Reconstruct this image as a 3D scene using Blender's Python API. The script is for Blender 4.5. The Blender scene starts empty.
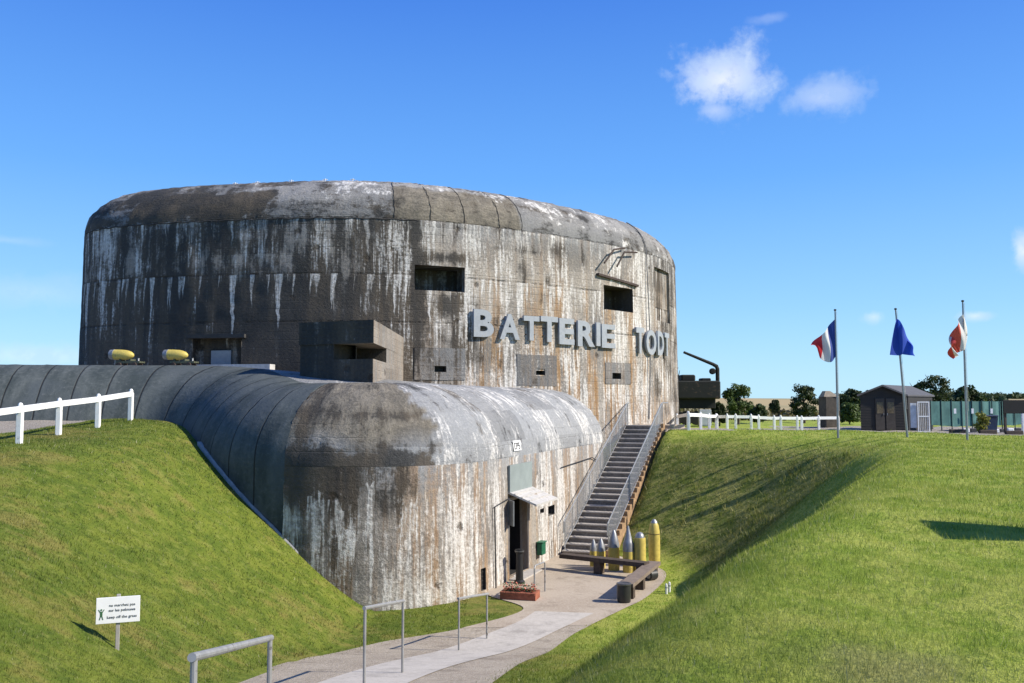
import bpy, bmesh, math, random
import numpy as np
from mathutils import Vector, Matrix
from mathutils.geometry import tessellate_polygon

random.seed(7)
rng = np.random.default_rng(11)
scene = bpy.context.scene
COL = scene.collection
R = math.radians

# ------------------------------------------------------------------ camera
FPX = 900.0
PITCH = math.atan(60.5 / FPX)
CP, SP = math.cos(PITCH), math.sin(PITCH)
cam_d = bpy.data.cameras.new('camera')
cam_d.sensor_width = 36.0
cam_d.lens = FPX / 1024 * 36
cam_d.clip_end = 6000
cam = bpy.data.objects.new('camera', cam_d)
COL.objects.link(cam)
cam.location = (0, 0, 0)
cam.rotation_euler = (math.pi / 2 + PITCH, 0, 0)
scene.camera = cam


def ray(px, py):
    u, v = px - 512.0, 341.5 - py
    return u, FPX * CP - v * SP, FPX * SP + v * CP


def at(px, py, Y):
    a, b, c = ray(px, py)
    return Vector((a / b * Y, Y, c / b * Y))


def atz(px, py, Z):
    a, b, c = ray(px, py)
    t = Z / c
    return Vector((a * t, b * t, Z))


def proj(x, y, z):
    yc = y * CP + z * SP
    zc = -y * SP + z * CP
    return 512 + FPX * x / yc, 341.5 - FPX * zc / yc


# ------------------------------------------------------------------ sun and sky
SUN_EL = R(37.0)
SUN_H = Vector((1.0, -0.20, 0)).normalized()
SUN = Vector((SUN_H.x * math.cos(SUN_EL), SUN_H.y * math.cos(SUN_EL), math.sin(SUN_EL)))
sd = bpy.data.lights.new('sun', 'SUN')
sd.energy = 5.0
sd.angle = R(0.53)
sd.color = (1.0, 0.93, 0.82)
so = bpy.data.objects.new('sun', sd)
COL.objects.link(so)
so.rotation_euler = SUN.to_track_quat('Z', 'Y').to_euler()
so.location = SUN * 60


# ------------------------------------------------------------------ node helper
class NB:
    def __init__(s, tree):
        s.t = tree

    def n(s, typ, ins=None, **kw):
        nd = s.t.nodes.new(typ)
        for k, v in kw.items():
            setattr(nd, k, v)
        if ins:
            for k, v in ins.items():
                s.put(nd.inputs[k], v)
        return nd

    def put(s, sock, v):
        if isinstance(v, bpy.types.NodeSocket):
            s.t.links.new(v, sock)
        else:
            if sock.type == 'RGBA' and len(v) == 3:
                v = (v[0], v[1], v[2], 1)
            sock.default_value = v

    def m(s, op, a, b=0.0, c=None, clamp=False):
        ins = {0: a, 1: b}
        if c is not None:
            ins[2] = c
        return s.n('ShaderNodeMath', ins, operation=op, use_clamp=clamp).outputs[0]

    def vm(s, op, a, b=(0, 0, 0)):
        nd = s.n('ShaderNodeVectorMath', {0: a, 1: b}, operation=op)
        return nd.outputs['Value'] if op in ('DOT_PRODUCT', 'LENGTH', 'DISTANCE') else nd.outputs[0]

    def mix(s, f, a, b, bt='MIX'):
        nd = s.n('ShaderNodeMix', data_type='RGBA', blend_type=bt)
        nd.clamp_factor = True
        s.put(nd.inputs[0], f)
        s.put(nd.inputs[6], a)
        s.put(nd.inputs[7], b)
        return nd.outputs[2]

    def noise(s, vec, scale=1.0, detail=3.0, rough=0.55, dim='3D', dist=0.0):
        nd = s.n('ShaderNodeTexNoise', noise_dimensions=dim)
        if dim == '1D':
            s.put(nd.inputs['W'], vec)
        else:
            s.put(nd.inputs['Vector'], vec)
        nd.inputs['Scale'].default_value = scale
        nd.inputs['Detail'].default_value = detail
        nd.inputs['Roughness'].default_value = rough
        nd.inputs['Distortion'].default_value = dist
        return nd.outputs['Fac']

    def step(s, v, a, b, lo=0.0, hi=1.0):
        nd = s.n('ShaderNodeMapRange', interpolation_type='SMOOTHSTEP')
        s.put(nd.inputs[0], v)
        s.put(nd.inputs[1], a)
        s.put(nd.inputs[2], b)
        nd.inputs[3].default_value = lo
        nd.inputs[4].default_value = hi
        return nd.outputs[0]

    def scale(s, vec, sc, off=(0, 0, 0)):
        nd = s.n('ShaderNodeMapping', {0: vec})
        nd.inputs['Scale'].default_value = sc
        nd.inputs['Location'].default_value = off
        return nd.outputs[0]


def new_mat(name):
    m = bpy.data.materials.new(name)
    m.use_nodes = True
    m.node_tree.nodes.clear()
    b = NB(m.node_tree)
    out = b.n('ShaderNodeOutputMaterial')
    bs = b.n('ShaderNodeBsdfPrincipled')
    b.t.links.new(bs.outputs[0], out.inputs[0])
    return m, b, bs


def bump(b, bs, h, strength=0.4, dist=0.05):
    nd = b.n('ShaderNodeBump', {'Height': h})
    nd.inputs['Strength'].default_value = strength
    nd.inputs['Distance'].default_value = dist
    b.t.links.new(nd.outputs[0], bs.inputs['Normal'])


MATS = {}


def simple(name, col, rough=0.6, metal=0.0, var=0.25, nscale=6.0, spec=0.4, dirt=None, bmp=0.0, stretch=(1, 1, 1)):
    """painted / plain surface with worn variation in object space"""
    if name in MATS:
        return MATS[name]
    m, b, bs = new_mat(name)
    tc = b.n('ShaderNodeTexCoord').outputs['Object']
    v = b.scale(tc, stretch)
    n1 = b.noise(v, nscale, 5, 0.65)
    n2 = b.noise(v, nscale * 0.23, 3, 0.6)
    k = b.m('ADD', b.m('MULTIPLY', n1, 0.6), b.m('MULTIPLY', n2, 0.4))
    f = b.step(k, 0.3, 0.7)
    lo = tuple(c * (1 - var) for c in col)
    hi = tuple(min(1, c * (1 + var * 0.6)) for c in col)
    c = b.mix(f, lo, hi)
    if dirt:
        c = b.mix(b.step(b.m('ADD', n1, b.m('MULTIPLY', n2, 0.5)), 0.82, 0.98), c, dirt)
    b.put(bs.inputs['Base Color'], c)
    bs.inputs['Roughness'].default_value = rough
    bs.inputs['Metallic'].default_value = metal
    bs.inputs['Specular IOR Level'].default_value = spec
    if bmp:
        bump(b, bs, n1, bmp, 0.02)
    MATS[name] = m
    return m


# ------------------------------------------------------------------ concrete
def drip_mask(b, u, v, z0, freq, thr, lmax, seed):
    """pale runs that start at a joint and end at random lengths"""
    wob = b.m('MULTIPLY', b.m('SUBTRACT', b.noise(v, 1.1, 2, dim='1D'), 0.5), 0.25)
    uu = b.m('ADD', b.m('ADD', u, wob), seed)
    p = b.noise(uu, freq, 2.5, 0.6, dim='1D')
    ln = b.m('MULTIPLY', b.m('SUBTRACT', p, thr), lmax / 0.25)
    d = b.m('SUBTRACT', z0, v)
    inside = b.step(b.m('SUBTRACT', ln, d), 0.0, 0.5)
    return b.m('MULTIPLY', inside, b.m('GREATER_THAN', d, 0.0))


def concrete_mat(name, joints=(), drips=(), boards=0.22, tone=1.0, cool=0.0, vs=1.0, patch=False, coolz=None):
    m, b, bs = new_mat(name)
    uvn = b.n('ShaderNodeUVMap')
    uvn.uv_map = 'UVMap'
    uv = uvn.outputs[0]
    sep = b.n('ShaderNodeSeparateXYZ', {0: uv})
    u, v = sep.outputs[0], sep.outputs[1]
    at_ = b.n('ShaderNodeAttribute')
    at_.attribute_name = 'mask'
    ms = b.n('ShaderNodeSeparateColor', {0: at_.outputs['Color']})
    mD, mW, mO = ms.outputs[0], ms.outputs[1], ms.outputs[2]
    big = b.noise(uv, 0.35, 3)
    hs_ = 1.0 / max(1.0, vs ** .5)
    mid = b.noise(b.scale(uv, (1.3 * hs_, .5 * vs, 1)), 1.0, 6, 0.68)
    st1 = b.noise(b.scale(uv, (2.6 * hs_, .12 * vs, 1), (3, 1, 0)), 1.0, 5, 0.65)
    st2 = b.noise(b.scale(uv, (8 * hs_, .45 * vs, 1), (9, 4, 0)), 1.0, 6, 0.7)
    st3 = b.noise(b.scale(uv, (1.0 * hs_, .10 * vs, 1), (21, 4, 0)), 1.0, 4, 0.62)
    blot = b.noise(b.scale(uv, (.9, .75, 1), (5, 31, 0)), 1.0, 6, 0.7)
    fine = b.noise(uv, 9.0, 6, 0.7)
    grit = b.noise(uv, 38.0, 3, 0.6)
    base = b.mix(b.step(b.m('ADD', big, b.m('MULTIPLY', b.m('SUBTRACT', fine, .5), .5)), .35, .65),
                 tuple(c * tone for c in (.20, .185, .165)), tuple(c * tone for c in (.325, .29, .245)))
    if coolz:
        cool = b.step(b.m('ADD', v, b.m('MULTIPLY', b.m('SUBTRACT', st1, .5), 1.6)), coolz[0], coolz[1], 0, coolz[2])
    base = b.mix(cool, base, tuple(c * tone for c in (.245, .255, .262)))
    # lifts and bays of the pour, each a little lighter or darker
    cell = b.n('ShaderNodeCombineXYZ', {0: b.m('FLOOR', b.m('DIVIDE', b.m('ADD', u, b.m('MULTIPLY', b.m('FLOOR', b.m('DIVIDE', v, 1.15)), .7)), 2.7)), 1: b.m('FLOOR', b.m('DIVIDE', v, 1.15)), 2: 0.0}).outputs[0]
    wn = b.n('ShaderNodeTexWhiteNoise', {'Vector': cell}, noise_dimensions='3D').outputs['Value']
    bay = b.m('ADD', .80, b.m('MULTIPLY', wn, .38))
    base = b.mix(1.0, base, b.n('ShaderNodeCombineColor', {0: bay, 1: bay, 2: bay}).outputs[0], 'MULTIPLY')
    # rust coloured runs
    oc = mO if patch else b.m('MULTIPLY', b.step(b.m('ADD', st1, b.m('MULTIPLY', b.m('SUBTRACT', fine, .5), .25)), .43, .6), mO)
    ocol = b.mix(b.step(b.m('ADD', mid, b.m('MULTIPLY', b.m('SUBTRACT', fine, .5), .6)), .35, .65), (.115, .10, .075), (.23, .20, .15)) if patch else b.mix(b.step(st2, .4, .65), (.27, .155, .07), (.39, .265, .14))
    base = b.mix(oc, base, ocol)
    # black algae, and shade painted in where the masks raise it
    dk = b.m('ADD', b.m('ADD', mD, b.m('MULTIPLY', b.m('SUBTRACT', wn, .5), -.12)), b.m('MULTIPLY', b.m('SUBTRACT', mid, .5), 1.2))
    dk = b.m('ADD', dk, b.m('MULTIPLY', b.m('SUBTRACT', st1, .5), 1.5))
    dk = b.m('ADD', dk, b.m('MULTIPLY', b.m('SUBTRACT', fine, .5), .9))
    dk = b.m('ADD', dk, b.m('MULTIPLY', b.m('SUBTRACT', blot, .5), 1.0))
    dkm = b.step(dk, .38, .72)
    dcol = b.mix(b.step(st3, .42, .6), (.032, .031, .029), (.082, .066, .048))
    base = b.mix(b.m('MULTIPLY', dkm, .9), base, dcol)
    # lime bloom
    wh = b.m('ADD', b.m('ADD', b.m('MULTIPLY', mW, .58), b.m('MULTIPLY', b.m('SUBTRACT', st2, .5), 1.6)),
             b.m('ADD', b.m('ADD', b.m('MULTIPLY', b.m('SUBTRACT', st3, .5), 1.7), b.m('MULTIPLY', b.m('SUBTRACT', blot, .5), -.9)), b.m('MULTIPLY', b.m('SUBTRACT', fine, .5), .7)))
    whm = b.m('MULTIPLY', b.step(wh, .36, .74), .85)
    wcol = b.mix(b.step(b.m('ADD', st2, b.m('MULTIPLY', b.m('SUBTRACT', fine, .5), .5)), .35, .65), (.42, .39, .345), (.66, .64, .60))
    base = b.mix(whm, base, wcol)
    tot = whm
    for i, (z0, fr, thr, lmax, amt) in enumerate(drips):
        if coolz and coolz[0] < 0:
            z0 = b.m('ADD', z0, b.m('MULTIPLY', b.m('SUBTRACT', b.noise(b.m('ADD', u, 7.7 * i), .9, 3, .7, dim='1D'), .5), 2.4))
        d = drip_mask(b, u, v, z0, fr, thr, lmax, 13.7 * i)
        d = b.m('MULTIPLY', b.m('MULTIPLY', d, amt), b.step(b.m('ADD', st2, b.m('MULTIPLY', fine, .5)), .5, .85))
        base = b.mix(d, base, wcol)
    # pour joints and shutter boards
    h = b.m('ADD', b.m('MULTIPLY', fine, 1.0), b.m('MULTIPLY', grit, .25))
    for z0 in joints:
        wv = b.m('ADD', v, b.m('MULTIPLY', b.m('SUBTRACT', mid, .5), .10))
        j = b.step(b.m('ABSOLUTE', b.m('SUBTRACT', wv, z0)), .015, .06, 1, 0)
        j = b.m('MULTIPLY', b.m('MULTIPLY', j, b.step(fine, .42, .58)), b.step(mid, .42, .56))
        base = b.mix(b.m('MULTIPLY', j, .6), base, (.03, .026, .022))
        h = b.m('SUBTRACT', h, b.m('MULTIPLY', j, 1.2))
    if boards:
        fr = b.m('FRACT', b.m('DIVIDE', b.m('ADD', v, b.m('MULTIPLY', mid, .03)), boards))
        ln = b.m('ADD', b.step(fr, 0, .07, 1, 0), b.step(fr, .93, 1, 0, 1))
        ln = b.m('MULTIPLY', ln, b.step(big, .38, .6))
        base = b.mix(b.m('MULTIPLY', b.m('MULTIPLY', ln, b.step(blot, .45, .6)), .30), base, (.05, .045, .04))
        h = b.m('SUBTRACT', h, b.m('MULTIPLY', ln, .25))
    # spalled pock marks
    vo = b.n('ShaderNodeTexVoronoi', {'Vector': uv}, feature='F1')
    vo.inputs['Scale'].default_value = 1.1
    pk = b.m('MULTIPLY', b.step(b.m('ADD', vo.outputs['Distance'], b.m('MULTIPLY', b.m('SUBTRACT', fine, .5), .25)), .05, .16, 1, 0),
             b.m('GREATER_THAN', b.n('ShaderNodeSeparateColor', {0: vo.outputs['Color']}).outputs[0], .72))
    base = b.mix(b.m('MULTIPLY', pk, .7), base, (.055, .042, .03))
    h = b.m('SUBTRACT', h, b.m('MULTIPLY', pk, 1.5))
    # overall grain
    g = b.m('ADD', .62, b.m('MULTIPLY', fine, .76))
    base = b.mix(1.0, base, b.n('ShaderNodeCombineColor', {0: g, 1: g, 2: g}).outputs[0], 'MULTIPLY')
    b.put(bs.inputs['Base Color'], base)
    bs.inputs['Roughness'].default_value = .92
    bs.inputs['Specular IOR Level'].default_value = .2
    bump(b, bs, h, .75, .06)
    MATS[name] = m
    return m


def gallery_mat():
    m, b, bs = new_mat('bitumen_coated_concrete')
    uvn = b.n('ShaderNodeUVMap')
    uvn.uv_map = 'UVMap'
    uv = uvn.outputs[0]
    sep = b.n('ShaderNodeSeparateXYZ', {0: uv})
    u, v = sep.outputs[0], sep.outputs[1]
    fine = b.noise(uv, 7, 5, .65)
    mid = b.noise(b.scale(uv, (1.5, .4, 1)), 1, 4, .6)
    big = b.noise(uv, .4, 3)
    c = b.mix(b.step(b.m('ADD', mid, b.m('MULTIPLY', fine, .4)), .5, .9), (.045, .056, .055), (.10, .112, .108))
    c = b.mix(b.step(big, .45, .65), c, (.07, .083, .088))
    c = b.mix(b.m('MULTIPLY', b.step(fine, .56, .72), .4), c, (.15, .155, .15))
    fr = b.m('FRACT', b.m('DIVIDE', b.m('ADD', u, b.m('MULTIPLY', fine, .02)), 1.02))
    rb = b.m('ADD', b.step(fr, 0, .045, 1, 0), b.step(fr, .965, 1, 0, 1))
    c = b.mix(b.m('MULTIPLY', rb, .9), c, (.012, .011, .010))
    hl = b.m('MULTIPLY', b.step(fr, .05, .10, 1, 0), b.m('SUBTRACT', 1.0, rb))
    b.put(bs.inputs['Base Color'], c)
    bs.inputs['Roughness'].default_value = .8
    bs.inputs['Specular IOR Level'].default_value = .2
    h = b.m('SUBTRACT', fine, b.m('MULTIPLY', rb, .8))
    bump(b, bs, h, .45, .04)
    return m


# ------------------------------------------------------------------ mesh builder
class MB:
    def __init__(s):
        s.v, s.f, s.mi, s.uv = [], [], [], []

    def add(s, verts, faces, mi=0, uvs=None):
        o = len(s.v)
        s.v += [tuple(p) for p in verts]
        for f in faces:
            s.f.append(tuple(o + i for i in f))
            s.mi.append(mi)
        if uvs is not None:
            while len(s.uv) < o:
                s.uv.append((0, 0))
            s.uv += list(uvs)
        return o

    def box(s, c, size, rz=0.0, mi=0, M=None, bev=0.0):
        x, y, z = size[0] / 2, size[1] / 2, size[2] / 2
        if bev > 0 and min(x, y, z) > bev * 1.01:
            e = bev
            vs, fs = [], []
            bm = bmesh.new()
            bmesh.ops.create_cube(bm, size=1)
            bmesh.ops.scale(bm, vec=size, verts=bm.verts)
            bmesh.ops.bevel(bm, geom=bm.edges[:], offset=e, segments=1, affect='EDGES')
            bm.verts.index_update()
            vs = [v.co.copy() for v in bm.verts]
            fs = [[v.index for v in f.verts] for f in bm.faces]
            bm.free()
        else:
            vs = [Vector((i * x, j * y, k * z)) for k in (-1, 1) for j in (-1, 1) for i in (-1, 1)]
            fs = [(0, 2, 3, 1), (4, 5, 7, 6), (0, 1, 5, 4), (2, 6, 7, 3), (0, 4, 6, 2), (1, 3, 7, 5)]
        T = M if M is not None else Matrix.Rotation(rz, 4, 'Z')
        s.add([T @ v + Vector(c) for v in vs], fs, mi)
        return s

    def bar(s, p, q, w, h, up=(0, 0, 1), mi=0):
        """rectangular bar from p to q"""
        p, q = Vector(p), Vector(q)
        d = (q - p).normalized()
        up = Vector(up)
        side = d.cross(up)
        if side.length < 1e-4:
            side = d.cross(Vector((1, 0, 0)))
        side.normalize()
        up = side.cross(d).normalized()
        vs = []
        for e in (p, q):
            for a, c in ((-1, -1), (1, -1), (1, 1), (-1, 1)):
                vs.append(e + side * (a * w / 2) + up * (c * h / 2))
        s.add(vs, [(3, 2, 1, 0), (4, 5, 6, 7), (0, 1, 5, 4), (1, 2, 6, 5), (2, 3, 7, 6), (3, 0, 4, 7)], mi)
        return s

    def tube(s, pts, r, seg=10, mi=0, cap=True):
        pts = [Vector(p) for p in pts]
        rs = r if isinstance(r, (list, tuple)) else [r] * len(pts)
        ref = None
        rings = []
        for i, p in enumerate(pts):
            d = (pts[min(i + 1, len(pts) - 1)] - pts[max(i - 1, 0)]).normalized()
            if ref is None:
                ref = d.orthogonal().normalized()
            ref = (ref - d * ref.dot(d))
            if ref.length < 1e-5:
                ref = d.orthogonal()
            ref.normalize()
            b = d.cross(ref)
            rings.append([p + (ref * math.cos(2 * math.pi * k / seg) + b * math.sin(2 * math.pi * k / seg)) * rs[i] for k in range(seg)])
        vs = [v for rg in rings for v in rg]
        fs = []
        for i in range(len(pts) - 1):
            for k in range(seg):
                a, c = i * seg + k, i * seg + (k + 1) % seg
                fs.append((a, c, c + seg, a + seg))
        if cap:
            fs.append(tuple(reversed(range(seg))))
            fs.append(tuple(range((len(pts) - 1) * seg, len(pts) * seg)))
        s.add(vs, fs, mi)
        return s

    def lathe(s, prof, origin, axis=(0, 0, 1), seg=20, mi=0):
        ax = Vector(axis).normalized()
        e1 = ax.orthogonal().normalized()
        e2 = ax.cross(e1)
        vs, fs = [], []
        for (r, h) in prof:
            for k in range(seg):
                a = 2 * math.pi * k / seg
                vs.append(Vector(origin) + ax * h + (e1 * math.cos(a) + e2 * math.sin(a)) * r)
        n = len(prof)
        for i in range(n - 1):
            for k in range(seg):
                a, c = i * seg + k, i * seg + (k + 1) % seg
                fs.append((a, c, c + seg, a + seg))
        fs.append(tuple(reversed(range(seg))))
        fs.append(tuple(range((n - 1) * seg, n * seg)))
        s.add(vs, fs, mi)
        return s

    def prism(s, poly, z0, z1, mi=0):
        """poly counter-clockwise in XY; z0/z1 numbers"""
        n = len(poly)
        tris = tessellate_polygon([[Vector((p[0], p[1], 0)) for p in poly]])
        vs = [(p[0], p[1], z0) for p in poly] + [(p[0], p[1], z1) for p in poly]
        fs = [(i, (i + 1) % n, n + (i + 1) % n, n + i) for i in range(n)]
        for t in tris:
            a, b_, c = t
            area = (poly[b_][0] - poly[a][0]) * (poly[c][1] - poly[a][1]) - (poly[b_][1] - poly[a][1]) * (poly[c][0] - poly[a][0])
            if area < 0:
                a, c = c, a
            fs.append((n + a, n + b_, n + c))
            fs.append((c, b_, a))
        s.add(vs, fs, mi)
        return s

    def build(s, name, mat, parent=None, smooth=False, masks=None):
        me = bpy.data.meshes.new(name)
        off = Vector((0, 0, 0))
        if parent is not None:
            W = parent.matrix_world_inv if hasattr(parent, 'matrix_world_inv') else None
        verts = s.v
        me.from_pydata(verts, [], s.f)
        mats = mat if isinstance(mat, (list, tuple)) else [mat]
        for mm in mats:
            me.materials.append(mm)
        if len(mats) > 1:
            me.polygons.foreach_set('material_index', s.mi)
        if s.uv:
            while len(s.uv) < len(verts):
                s.uv.append((0, 0))
            ul = me.uv_layers.new(name='UVMap')
            li = np.empty(len(me.loops), np.int32)
            me.loops.foreach_get('vertex_index', li)
            ul.data.foreach_set('uv', np.array(s.uv, np.float32)[li].ravel())
        if masks is not None:
            a = me.attributes.new('mask', 'FLOAT_COLOR', 'POINT')
            a.data.foreach_set('color', np.array(masks, np.float32).ravel())
        if smooth:
            me.polygons.foreach_set('use_smooth', [True] * len(me.polygons))
        me.validate()
        me.update()
        o = bpy.data.objects.new(name, me)
        COL.objects.link(o)
        if parent is not None:
            o.parent = parent
        return o


def thing(name, label, cat, loc=(0, 0, 0), group=None, rz=0.0):
    o = bpy.data.objects.new(name, None)
    o.empty_display_size = .2
    COL.objects.link(o)
    o.location = loc
    o.rotation_euler = (0, 0, rz)
    tag(o, label, cat, group)
    return o


def tag(o, label, cat, group=None):
    o['label'] = label
    o['category'] = cat
    if group:
        o['group'] = group
    return o


def rel(o, root):
    """part built in world coordinates: move its mesh into the thing's own frame"""
    L = Vector(root.location)
    Mi = (Matrix.Translation(L) @ Matrix.Rotation(root.rotation_euler.z, 4, 'Z')).inverted()
    o.data.transform(Mi)
    return o


def structure(o):
    o['kind'] = 'structure'
    return o


def smooth_by_angle(o, deg=35):
    me = o.data
    me.polygons.foreach_set('use_smooth', [True] * len(me.polygons))
    bm = bmesh.new()
    bm.from_mesh(me)
    for e in bm.edges:
        if len(e.link_faces) == 2 and e.calc_face_angle(0) > R(deg):
            e.smooth = False
    bm.to_mesh(me)
    bm.free()


# ------------------------------------------------------------------ terrain
def smin(a, b, r):
    h = np.clip(.5 + .5 * (b - a) / r, 0, 1)
    return b * (1 - h) + a * h - r * h * (1 - h)


def smax(a, b, r):
    return -smin(-a, -b, r)


def sst(x, a, b):
    t = np.clip((x - a) / (b - a), 0, 1)
    return t * t * (3 - 2 * t)


PIT_Z = -5.4
PIT_L = [(-4.3, -8), (-4.3, 5), (-4.15, 12.5), (-4.25, 17), (-3.75, 20), (-3.6, 23.5), (-3.6, 33)]
PIT_R = [(2.6, 33.6), (3.5, 32.3), (5.3, 30.0), (5.4, 28.4), (4.75, 24.8), (3.55, 21.5), (2.55, 18.5), (1.6, 14.7), (.8, 11.7), (.1, 9.6), (-.7, 7), (-1.4, 4), (-1.75, 0), (-1.75, -8)]
PIT = np.array(PIT_L + PIT_R)


def floor_z(Y):
    return smax(-1.5 - .195 * np.asarray(Y, float), np.full_like(np.asarray(Y, float), PIT_Z), .25)


def seg_dist(X, Y, poly, closed=True):
    best = np.full(X.shape, 1e9)
    n = len(poly)
    for i in range(n if closed else n - 1):
        ax, ay = poly[i]
        bx, by = poly[(i + 1) % n]
        dx, dy = bx - ax, by - ay
        t = np.clip(((X - ax) * dx + (Y - ay) * dy) / (dx * dx + dy * dy + 1e-12), 0, 1)
        best = np.minimum(best, np.hypot(X - ax - t * dx, Y - ay - t * dy))
    return best


def inside(X, Y, poly):
    c = np.zeros(X.shape, bool)
    n = len(poly)
    j = n - 1
    for i in range(n):
        xi, yi = poly[i]
        xj, yj = poly[j]
        cond = ((yi > Y) != (yj > Y)) & (X < (xj - xi) * (Y - yi) / (yj - yi + 1e-12) + xi)
        c ^= cond
        j = i
    return c


ST_B = Vector((2.50, 31.9))
ST_DIR = Vector((.355, .935)).normalized()
ST_N = Vector((ST_DIR.y, -ST_DIR.x))
ST_STEPS, ST_TREAD, ST_W = 24, .405, 1.55
ST_TOPZ = -1.04


def terrain(X, Y):
    X = np.asarray(X, float)
    Y = np.asarray(Y, float)
    ins = inside(X, Y, PIT)
    d = np.where(ins, 0, seg_dist(X, Y, PIT))
    fl = floor_z(Y)
    k_l = .60 + .22 * sst(Y, 14, 24)
    k_r = .84 - .18 * sst(Y, 25.5, 29)
    w = sst(X, -3.6, -1.0)
    k = k_l * (1 - w) + k_r * w
    zl = np.clip(-.98 + .055 * (Y - 21.5), -1.35, -.45) - .3 * sst(Y, 33, 60)
    zr = -1.16 - .3 * sst(Y, 34, 52) - .25 * sst(Y, 60, 110) - .012 * np.clip(X - 8, 0, 14) - .30 * sst(-Y, -13, -4)
    wp = sst(X, -8, 2)
    pl = zl * (1 - wp) + zr * wp
    toe = np.where(d > 0, .06 + 0 * d, 0)
    bank = fl + k * (np.sqrt(d * d + .09) - .3) + toe
    z = np.where(ins, fl, smin(bank, pl, 1.3 - .78 * w * sst(-Y, -30, -24)))
    # gentle lumps in the turf
    lump = .045 * np.sin(X * .9 + 1.3 * np.sin(Y * .43)) * np.sin(Y * .77 + .8 * np.sin(X * .6)) + .02 * np.sin(X * 2.3 + Y * 1.7)
    z = z + lump * sst(d, .3, 2.5)
    # the flight of steps is cut into the bank
    t = (X - ST_B.x) * ST_DIR.x + (Y - ST_B.y) * ST_DIR.y
    sd_ = (X - ST_B.x) * ST_N.x + (Y - ST_B.y) * ST_N.y
    run = ST_STEPS * ST_TREAD
    zs = PIT_Z + (ST_TOPZ - PIT_Z) * np.clip(t / run, 0, 1) - .35
    m = sst(sd_, ST_W / 2 + .55, ST_W / 2 + .1) * sst(t, -1.5, -.4) * sst(t, run + 2.4, run + 1.4)
    z = np.where(sd_ < ST_W / 2 + .6, z * (1 - m) + np.minimum(z, zs) * m, z)
    # far land falls a little and rises to a low ridge
    return z


def tz(x, y):
    return float(terrain(np.array([x]), np.array([y]))[0])


def grow(a, b, s0, ratio, lim):
    out, s, x = [], s0, b
    while x < lim:
        s *= ratio
        x += s
        out.append(x)
    return out


xs = list(np.arange(-26, 30.01, .22))
xs = [-q for q in reversed(grow(0, 26, .22, 1.25, 3000))] + xs + grow(0, 30, .22, 1.25, 3000)
ys = list(np.arange(-5, 62.01, .22))
ys = [-q for q in reversed(grow(0, 5, .22, 1.35, 400))] + ys + grow(0, 62, .22, 1.22, 4000)
XX, YY = np.meshgrid(np.array(xs), np.array(ys))
ZZ = terrain(XX, YY)
nx_, ny_ = len(xs), len(ys)


# ground cover masks (real materials: turf, trodden gravel)
FENCE_X = -13.3


def gravel_mask(X, Y):
    g = sst(-X - 13.15, 0, .7) * sst(Y, 18, 20) * sst(Y, 33.5, 32.5)
    yb = np.interp(X, [13, 19, 26, 40], [43, 35.5, 31.5, 28])
    g = np.maximum(g, sst(X, 15.5, 17.5) * sst(Y - yb, -.1, .9) * sst(Y, 60, 58))
    g = np.maximum(g, sst(X, 5.0, 5.8) * sst(Y, 40.2, 40.9) * sst(X, 10.8, 9.6) * sst(Y, 50, 48))
    g = np.maximum(g, sst(Y, 47, 48.4) * sst(Y, 53, 51) * sst(X, 8, 9) * .9)
    return g


def rough_mask(X, Y):
    d_ = seg_dist(X, Y, PIT) * ~inside(X, Y, PIT)
    return sst(Y, 24.5, 28) * sst(X, 2.5, 4.0) * sst(d_, .2, .9) * sst(-d_, -7.2, -5.2)


GM = gravel_mask(XX, YY)
me = bpy.data.meshes.new('ground')
V = np.stack([XX.ravel(), YY.ravel(), ZZ.ravel()], 1).astype(np.float32)
idx = np.arange(nx_ * ny_).reshape(ny_, nx_)
F = np.stack([idx[:-1, :-1].ravel(), idx[:-1, 1:].ravel(), idx[1:, 1:].ravel(), idx[1:, :-1].ravel()], 1)
me.vertices.add(len(V))
me.vertices.foreach_set('co', V.ravel())
me.loops.add(F.size)
me.loops.foreach_set('vertex_index', F.ravel().astype(np.int32))
me.polygons.add(len(F))
me.polygons.foreach_set('loop_start', np.arange(0, F.size, 4, dtype=np.int32))
me.polygons.foreach_set('loop_total', np.full(len(F), 4, np.int32))
me.update()
me.polygons.foreach_set('use_smooth', np.ones(len(F), bool))
ga = me.attributes.new('gravel', 'FLOAT', 'POINT')
ga.data.foreach_set('value', GM.ravel().astype(np.float32))
ga = me.attributes.new('rough', 'FLOAT', 'POINT')
ga.data.foreach_set('value', rough_mask(XX, YY).ravel().astype(np.float32))
ground = bpy.data.objects.new('ground', me)
COL.objects.link(ground)
structure(ground)


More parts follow.
